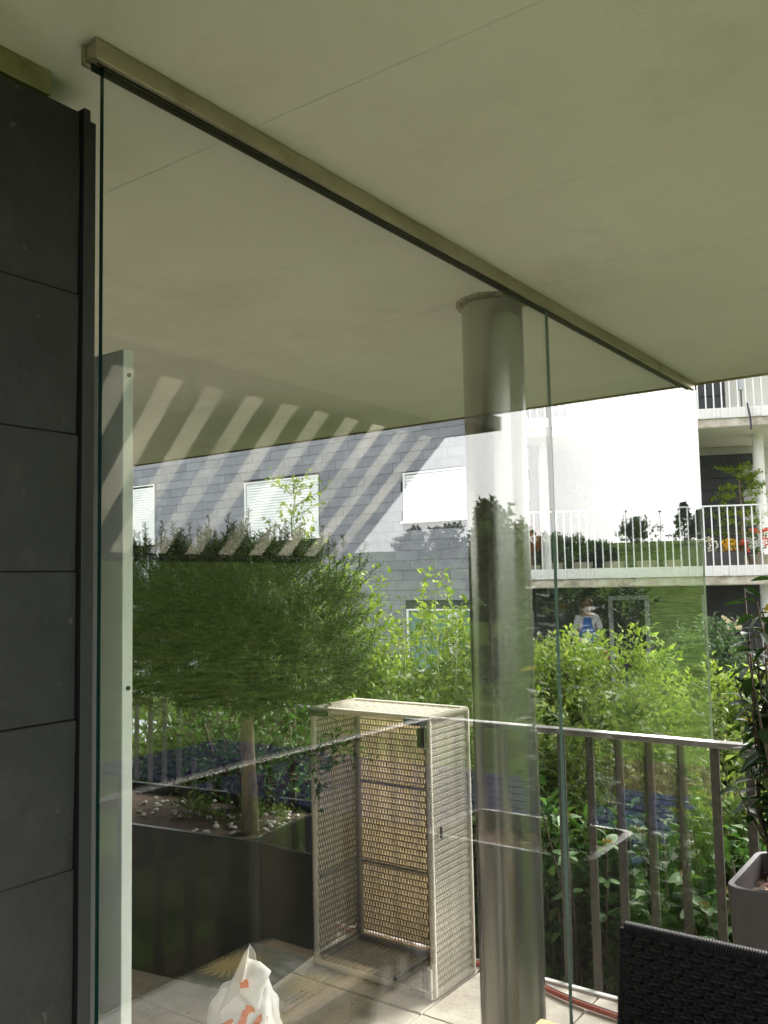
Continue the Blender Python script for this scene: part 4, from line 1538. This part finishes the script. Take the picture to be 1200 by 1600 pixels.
tilt = Vector((0, .16, 1)).normalized()
bn = Vector((0, -1, .16)).normalized()
CT = .905
bo_ = Vector((CHX0+.008, CHY-.075, .42))
Hb = (CT-.42)/tilt.z-.01
V, F = basket(bo_, X, tilt, bn, CHX1-CHX0-.016, Hb, .0195, .0155, .0032)
tag(raw('woven_back', V, F, 'black_rattan', ch, smooth=True), kind='stuff')
bk = [bo_-bn*.008+Vector((-.004, 0, 0)), bo_-bn*.008+Vector((CHX1-CHX0-.012, 0, 0))]
mb = MB()
mb.add([tuple(bk[0]-bn*.004), tuple(bk[1]-bn*.004), tuple(bk[1]-bn*.004+tilt*Hb), tuple(bk[0]-bn*.004+tilt*Hb), tuple(bk[0]-bn*.014), tuple(bk[1]-bn*.014), tuple(bk[1]-bn*.014+tilt*Hb), tuple(bk[0]-bn*.014+tilt*Hb)],
       [(0, 1, 2, 3), (7, 6, 5, 4), (0, 4, 5, 1), (3, 2, 6, 7), (0, 3, 7, 4), (1, 5, 6, 2)])
obj('back_core', mb, 'black_plastic', ch)
V, F = basket(bo_-bn*.026, X, tilt, -bn, CHX1-CHX0-.016, Hb, .0195, .0155, .0032)
tag(raw('woven_outer_back', V, F, 'black_rattan', ch, smooth=True), kind='stuff')
tl, tr_ = bo_+tilt*Hb-bn*.013, bo_+tilt*Hb-bn*.013+X*(CHX1-CHX0-.016)
wrap('wrapped_rim', tuple(tl), tuple(tr_), .0145, ch, 95, 'black_rattan')
wrap('wrapped_rim', tuple(bo_-bn*.013), tuple(tl), .0135, ch, 80, 'black_rattan')
wrap('wrapped_rim', tuple(bo_-bn*.013+X*(CHX1-CHX0-.016)), tuple(tr_), .0135, ch, 80, 'black_rattan')
V, F = basket(Vector((CHX0, 1.29, .445)), X, Y, Z, CHX1-CHX0, .44, .0195, .0195, .003)
tag(raw('woven_seat', V, F, 'black_rattan', ch, smooth=True), kind='stuff')
obj('seat_frame', MB().box((CHX0, 1.29, .395), (CHX1, 1.735, .440)), 'black_plastic', ch, bevel=.01)
for x in (CHX0+.005, CHX1-.045):
    for y in (1.295, 1.69):
        obj('leg', MB().box((x, y, 0), (x+.04, y+.04, .394)), 'black_plastic', ch, bevel=.005)

# ================================================================== WING: plants, ornament, person
def flower_clump(name, label, cat, u, v, z, r, mat, n, group, leafm='leaf_mid', green=60, psz=.035):
    t = thing(name, label, cat, wp(u, v, z), group)
    c = np.array(tuple(wp(u, v, z+r*.75)))
    q = unit(rng.normal(size=(green, 3)))*np.array([r, r, r*.8])*rng.uniform(.4, 1, size=(green, 1))
    V, F = leaf_arrays(c+q, q+np.array([0, 0, .05]), .06, .035)
    tag(raw('foliage', V, F, leafm, t), kind='stuff')
    Bs, Ds = [], []
    for k in range(n):
        d = unit(rng.normal(size=(1, 3))+np.array([[.2, -.5, .5]]))[0]
        p = c + d*np.array([r, r, r*.85])
        for j in range(8):
            e = unit(rng.normal(size=(1, 3))*.8+d*.6)[0]
            Bs.append(p+rng.normal(size=3)*.008)
            Ds.append(e)
    V, F = leaf_arrays(np.array(Bs), np.array(Ds), psz, psz*.85, .15, .1)
    tag(raw('blossoms', V, F, mat, t), kind='stuff')
    return t


def trough(label, u0, u1, v, z, h, mat='planter_purple'):
    t = thing('flower_trough', label, 'planter', wp((u0+u1)/2, v, z), 'troughs on the wing balcony')
    m = MB(WF).box((u0, v-.14, z), (u1, v+.14, z+h))
    obj('shell', m, mat, t, bevel=.01)
    obj('soil', MB(WF).box((u0+.02, v-.12, z+h+.001), (u1-.02, v+.12, z+h+.012)), 'soil', t)
    return t


BF = 1.64
trough('brown flower trough behind the wing railing under white and yellow flowers', -.05, .72, -.28, BF, .40)
trough('taller brown trough standing behind the flower trough on the wing balcony', -.2, .85, -1.4, BF, .72)
flower_clump('flower_clump', 'cream white flowers in the brown trough on the wing balcony', 'flowers', .13, -.28, BF+.40, .16, 'petal_white', 44, 'balcony flowers')
flower_clump('flower_clump', 'yellow flowers in the brown trough on the wing balcony', 'flowers', .50, -.28, BF+.40, .14, 'petal_yellow', 44, 'balcony flowers')
pot = thing('flower_pot', 'round beige pot with red geraniums on the wing balcony', 'pot', wp(1.02, -.3, BF), None)
obj('pot_body', MB(WF).lathe((1.02, -.3, 0), [(.16, BF), (.22, BF+.32), (.24, BF+.34), (.22, BF+.34), (.2, BF+.3)], 18), 'terracotta', pot, smooth=True)
flower_clump('flower_clump', 'red geraniums spilling over the pot on the wing balcony', 'flowers', 1.0, -.28, BF+.36, .28, 'petal_red', 26, 'balcony flowers', green=160)
flower_clump('flower_clump', 'small pink red flowers beside the yellow ones on the wing balcony', 'flowers', .74, -.26, BF+.40, .10, 'petal_red', 12, 'balcony flowers')
# Japanese maple
mp_b = wp(.85, -1.0, BF)
mpt = thing('maple_tree', 'small light green maple in a pot on the wing balcony', 'tree', mp_b)
mb = MB()
obj('pot', MB(WF).lathe((.85, -1.0, 0), [(.14, BF), (.19, BF+.34), (.17, BF+.34), (.16, BF+.3)], 16), 'terracotta', mpt, smooth=True)
A, B = [], []
rs = random.Random(12)
s0 = wp(.85, -1.0, BF+.3)
mb.tube([s0, wp(.88, -1.0, BF+1.1), wp(.86, -1.0, BF+1.9)], [.03, .022, .01], 7)
for tier in range(8):
    z_ = BF+.75+tier*.17
    for k in range(7):
        a = rs.uniform(0, 6.28)
        ln = rs.uniform(.25, .55)*(1.1-.05*tier)
        p = wp(.86, -1.0, z_)
        e = p+Vector((math.cos(a)*ln, math.sin(a)*ln, .06))
        mb.tube([p, e], [.008, .003], 4)
        for j in range(9):
            q_ = p.lerp(e, rs.uniform(.45, 1.05))+Vector((rs.uniform(-.1, .1), rs.uniform(-.1, .1), rs.uniform(-.02, .05)))
            A.append(tuple(q_)); B.append(tuple(q_+Vector((math.cos(a)*.05, math.sin(a)*.05, -.01))))
obj('trunk', mb, 'bark', mpt, smooth=True)
V, F = leaves_on(np.array(A), np.array(B), 6, .055, .5, jit=.02)
tag(raw('crown', V, F, 'leaf_maple', mpt), kind='stuff')
for k, (u, h, rr) in enumerate(((-2.62, 1.1, .34), (-2.05, 1.35, .24), (-1.45, 1.55, .28), (-.85, 1.3, .30), (-.35, 1.5, .22))):
    lab = 'potted conifer on the wing balcony, %s behind the glass glare' % ['first from the column', 'second from the column', 'tallest', 'fourth from the column', 'nearest the dark block wall edge'][k]
    t = thing('potted_conifer', lab, 'plant', wp(u, -1.3, BF), 'potted conifers on the wing balcony')
    obj('pot', MB(WF).lathe((u, -1.3, 0), [(.15, BF), (.2, BF+.3), (.18, BF+.3), (.17, BF+.26)], 14), 'terracotta', t, smooth=True)
    n = 220
    z_ = rng.uniform(0, 1, n)
    rad = (1-z_)*rr*(.6+.4*rng.uniform(size=n))
    a = rng.uniform(0, 6.28, n)
    c = np.array(tuple(wp(u, -1.3, BF+.32)))
    P_ = c+np.stack([rad*np.cos(a), rad*np.sin(a), z_*h], axis=1)
    D_ = unit(np.stack([np.cos(a), np.sin(a), np.full(n, .8)], axis=1))
    V, F = leaves_on(P_-D_*.04, P_+D_*.06, 8, .05, .3)
    tag(raw('foliage', V, F, 'leaf_mid', t), kind='stuff')
t = thing('red_shrub', 'orange red leaved plant on the wing balcony next to the column', 'plant', wp(-2.98, -.7, BF))
obj('pot', MB(WF).lathe((-2.98, -.7, 0), [(.10, BF), (.13, BF+.25), (.11, BF+.25), (.1, BF+.2)], 12), 'terracotta', t)
sh = ellipsoid(tuple(wp(-2.98, -.7, BF+.75)), (.16, .16, .5), 6, 3)
a_, b_ = twigs_in(sh, 90, .8, .12)
V, F = leaves_on(a_, b_, 8, .05, .4)
tag(raw('foliage', V, F, 'leaf_red', t), kind='stuff')
# flowers in front of the ground floor
flower_clump('flower_bush', 'reddish flower bush on the wing terrace left of the person', 'flowers', -2.75, .3, .20, .30, 'petal_white', 20, None, green=200)
flower_clump('flower_bush', 'small red flowers below the person on the wing terrace', 'flowers', -1.95, .75, .12, .22, 'petal_red', 14, None, green=150)

# butterfly ornament on a stick
bt = thing('butterfly_ornament', 'pale wooden butterfly on a stick in front of the dark wing recess', 'ornament', wp(.20, 1.5, -1))
bz = .86
bf = [(-.005, -.05), (-.05, -.105), (-.115, -.10), (-.125, -.045), (-.085, -.005), (-.15, .045), (-.185, .115), (-.16, .135), (-.08, .085), (-.01, .02)]
mb = MB((wp(.20, 1.5, bz), WU, WN, Z))
for s in (1, -1):
    poly = [(x*s, z_) for x, z_ in bf]
    n = len(poly)
    vs = [(x, 0, z_) for x, z_ in poly]+[(x, .012, z_+.0) for x, z_ in poly]
    fs = [tuple(range(n)), tuple(range(2*n-1, n-1, -1))]+[(i, (i+1) % n, n+(i+1) % n, n+i) for i in range(n)]
    mb.add(vs, fs)
obj('wings', mb, 'butterfly_wood', bt)
mb = MB()
mb.tube([wp(.20, 1.506, bz-.06), wp(.20, 1.506, bz+.05)], .009, 6)
obj('body', mb, 'twig', bt)
obj('stick', MB().tube([wp(.20, 1.506, -1), wp(.20, 1.506, bz-.06)], .006, 6), 'twig', bt)

# person on the terrace
pz = -.55
pb = wp(-2.0, -.9, pz)
per = thing('person', 'person in white shirt and blue apron standing in the dark wing recess', 'person', pb)


def skin_body(name, verts, edges, radii, root, mat, parent, sub=2):
    me = bpy.data.meshes.new(name)
    org = wloc(parent)
    me.from_pydata([tuple(Vector(v)-org) for v in verts], edges, [])
    me.materials.append(MATS[mat])
    o = bpy.data.objects.new(name, me)
    COL.objects.link(o)
    o.parent = parent
    o.modifiers.new('skin', 'SKIN')
    if not me.skin_vertices:
        me.skin_vertices.new()
    for i, r_ in enumerate(radii):
        sv = me.skin_vertices[0].data[i]
        sv.radius = (r_, r_) if not isinstance(r_, tuple) else r_
        sv.use_root = (i == root)
    s = o.modifiers.new('sub', 'SUBSURF')
    s.levels = s.render_levels = sub
    return o


def pp_(x, y, z_):
    return wp(-2.02+x, -.9+y, pz+z_)


ORG['person_body'] = ORG[per.name]
bv = [pp_(0, 0, .98), pp_(0, 0, 1.15), pp_(0, 0, 1.38), pp_(0, .01, 1.50), pp_(0, .02, 1.60), pp_(0, .03, 1.72),
      pp_(-.17, 0, 1.41), pp_(-.23, .03, 1.14), pp_(-.16, .20, 1.02), pp_(-.12, .27, 1.03),
      pp_(.17, 0, 1.41), pp_(.24, .03, 1.15), pp_(.20, .20, .98), pp_(.17, .27, .95),
      pp_(-.09, 0, .90), pp_(-.10, .01, .50), pp_(-.10, -.02, .10), pp_(-.10, .10, .04),
      pp_(.09, 0, .90), pp_(.10, .01, .50), pp_(.10, -.02, .10), pp_(.10, .10, .04)]
be = [(0, 1), (1, 2), (2, 3), (3, 4), (4, 5), (2, 6), (6, 7), (7, 8), (8, 9), (2, 10), (10, 11), (11, 12), (12, 13), (0, 14), (14, 15), (15, 16), (16, 17), (0, 18), (18, 19), (19, 20), (20, 21)]
br = [(.16, .11), (.15, .105), (.17, .11), (.055, .055), (.085, .09), (.07, .08), .07, .047, .032, .03, .07, .047, .032, .03, .09, .06, .04, .035, .09, .06, .04, .035]
body = skin_body('body', bv, be, br, 0, 'skin', per)
skin_body('shirt', [bv[0]+Z*.02, bv[1], bv[2], bv[6], bv[7]+Z*.03, bv[10], bv[11]+Z*.03], [(0, 1), (1, 2), (2, 3), (3, 4), (2, 5), (5, 6)], [(.18, .13), (.17, .125), (.185, .125), .09, .065, .09, .065], 0, 'shirt_white', per)
skin_body('trousers', [bv[0], bv[14], bv[15], bv[16], bv[18], bv[19], bv[20]], [(0, 1), (1, 2), (2, 3), (0, 4), (4, 5), (5, 6)], [(.175, .125), .10, .07, .055, .10, .07, .055], 0, 'trousers_dark', per)
ap = MB()
apv = [(-.07, .155, 1.44), (.07, .155, 1.44), (.09, .165, 1.25), (.17, .15, 1.12), (.19, .13, .90), (.17, .15, .55), (-.17, .15, .55), (-.19, .13, .90), (-.17, .15, 1.12), (-.09, .165, 1.25)]
ap.add([tuple(pp_(*q_)) for q_ in apv]+[tuple(pp_(q_[0], q_[1]-.012, q_[2])) for q_ in apv], [tuple(range(9, -1, -1)), tuple(range(10, 20))]+[(i, (i+1) % 10, 10+(i+1) % 10, 10+i) for i in range(10)])
obj('apron', ap, 'apron_blue', per)
obj('hair', MB().lathe(tuple(pp_(0, -.005, 1.60)), [(.10, -.06), (.118, .03), (.122, .10), (.09, .18), (.001, .215)], 14), 'hair_brown', per, smooth=True)
fc = MB()
for x in (-.033, .033):
    fc.lathe(tuple(pp_(x, .105, 1.635)), [(.001, -.012), (.012, 0), (.001, .012)], 8)
fc.box(tuple(pp_(-.012, .10, 1.585)), tuple(pp_(.012, .135, 1.63)))
obj('face_features', fc, 'hair_brown', per)

# ================================================================== what the glass mirrors: the open side to the right
# striped awning on posts over the neighbouring terrace
GM = -1.028


def mirror(p):
    return Vector((2*GM-p[0], p[1], p[2]))


aw = thing('striped_awning', 'sloping striped awning to the right of our balcony, mirrored in the glass', 'awning', (3, 4.5, -1))
ad = Vector((1.41, .216, -1.16)).normalized()
a0 = Vector((2.20, 1.9, 2.95))
LEN = 1.72
y = 0.0
i = 0
while y < 4.9:
    w = .20 if i % 2 == 0 else .17
    p0, p1 = a0+Vector((0, y, 0)), a0+Vector((0, y+w, 0))
    m = MB()
    nn_ = ad.cross(Vector((0, 1, 0))).normalized()*.002
    qs = [p0, p1, p1+ad*LEN, p0+ad*LEN]
    m.add([tuple(v-nn_) for v in qs]+[tuple(v+nn_) for v in qs], [(0, 1, 2, 3), (7, 6, 5, 4), (0, 4, 5, 1), (2, 6, 7, 3)])
    obj('cloth_stripe', m, 'awning_dark' if i % 2 == 0 else 'awning_light', aw)
    y += w
    i += 1
obj('cassette', MB().box((1.55, 1.85, 2.93), (2.19, 6.8, 3.05)), 'awning_dark', aw)
fb0 = a0+ad*LEN
obj('front_bar', MB().tube([fb0, fb0+Vector((0, 4.95, 0))], .04, 8), 'awning_dark', aw)
for yy in (2.0, 3.3):
    obj('bracket', MB().box((.205, yy-.04, 2.96), (1.549, yy+.04, 3.02)), 'awning_dark', aw)


def vdir(px, py):
    d = (px-600)/1369.3*r2 - (py-800)/1369.3*u2 + fw
    return d


def real_at(px, dist):
    """ground point seen mirrored in the glass in the given direction and distance"""
    d = vdir(px, 915)
    h = Vector((d.x, d.y, 0)).normalized()*dist
    x, y_ = 2*GM-h.x, h.y
    return (x, y_, float(terrain_z(np.array(x), np.array(y_))))


far = [(845, 60, 3.6, 2.3, 'round leafy tree on the meadow rim, mirrored nearest the column', 'leaf_far', 0), (890, 66, 3.4, 2.2, 'second round leafy tree on the mirrored meadow rim', 'leaf_far', 0),
       (930, 70, 2.6, 2.0, 'low leafy tree beside the two round ones on the mirrored meadow rim', 'leaf_far', 0), (1000, 104, 4.0, 2.4, 'lone pine on the mirrored meadow crest', 'leaf_conifer_far', 0),
       (1074, 112, 5.0, 1.8, 'pointed conifer on the mirrored meadow crest near the glass edge', 'leaf_conifer_far', 1), (1098, 112, 4.0, 1.6, 'smaller conifer at the very edge of the mirrored crest', 'leaf_conifer_far', 1),
       (655, 80, 3.6, 2.2, 'dark bushy tree on the mirrored crest over the slate wall', 'leaf_conifer_far', 0), (700, 74, 4.4, 2.8, 'wide dark tree on the mirrored crest beside the column', 'leaf_conifer_far', 0),
       (765, 34, 5.4, 1.3, 'slender dark conifer mirrored on the column', 'leaf_conifer_far', 1), (802, 30, 4.6, 1.5, 'bushy green tree mirrored on the lit side of the column', 'leaf_far', 0)]
for k, (px, dist, h, cr, lab, mt, con) in enumerate(far):
    b = real_at(px, dist)
    tree('meadow_tree' if not con else 'conifer_tree', lab, 'tree', b, h, cr, h*.55, mt, 70+k, n=340, per=11, llen=.28, lw=.55, group='trees on the meadow', conical=bool(con), trunk_r=.10)
for k, (px, dist, rr) in enumerate(((842, 15, 1.0), (893, 17, 1.15), (948, 20, 1.1))):
    b = real_at(px, dist)
    shrub('hedge_shrub', 'dark bush mirrored below the wing balcony, %s' % ['next to the column', 'in the middle', 'farthest from the column'][k], 'shrub', b, (rr, rr, 1.15+.1*k), 0, 520, 12, .10, .5, 90+k, mat='leaf_conifer_far', group='mirrored bushes on the lawn', upness=.6, tlen=.3)
for px, dist, h in ((982, 104, 4.2), (1036, 108, 4.0)):
    b = Vector(real_at(px, dist))
    t = thing('lamp_post', 'thin lamp post on the mirrored meadow crest, %s' % ('beside the lone pine' if px < 1000 else 'between pine and conifers'), 'lamp post', b, 'lamp posts on the meadow')
    obj('pole', MB().tube([b, b+Vector((0, 0, h))], .04, 6), 'steel', t)
    obj('lamp_head', MB().lathe(tuple(b+Vector((0, 0, h))), [(.06, 0), (.24, .1), (.2, .2), (.05, .25)], 10), 'steel', t)

# slatted timber deck below the open end of the balcony
dk = thing('timber_deck', 'grey blue slatted timber deck beyond the end railing, mirrored in the glass', 'deck', (2.6, 6.1, -1))
for k in range(9):
    y_ = 5.25+k*.2
    obj('deck_board', MB().box((-.1, y_, -.12), (5.3, y_+.165, -.09)), 'deck_board', dk)
for x_ in (.2, 2.5, 4.8):
    obj('joist', MB().box((x_, 5.3, -1.05), (x_+.08, 7.0, -.121)), 'deck_board', dk)
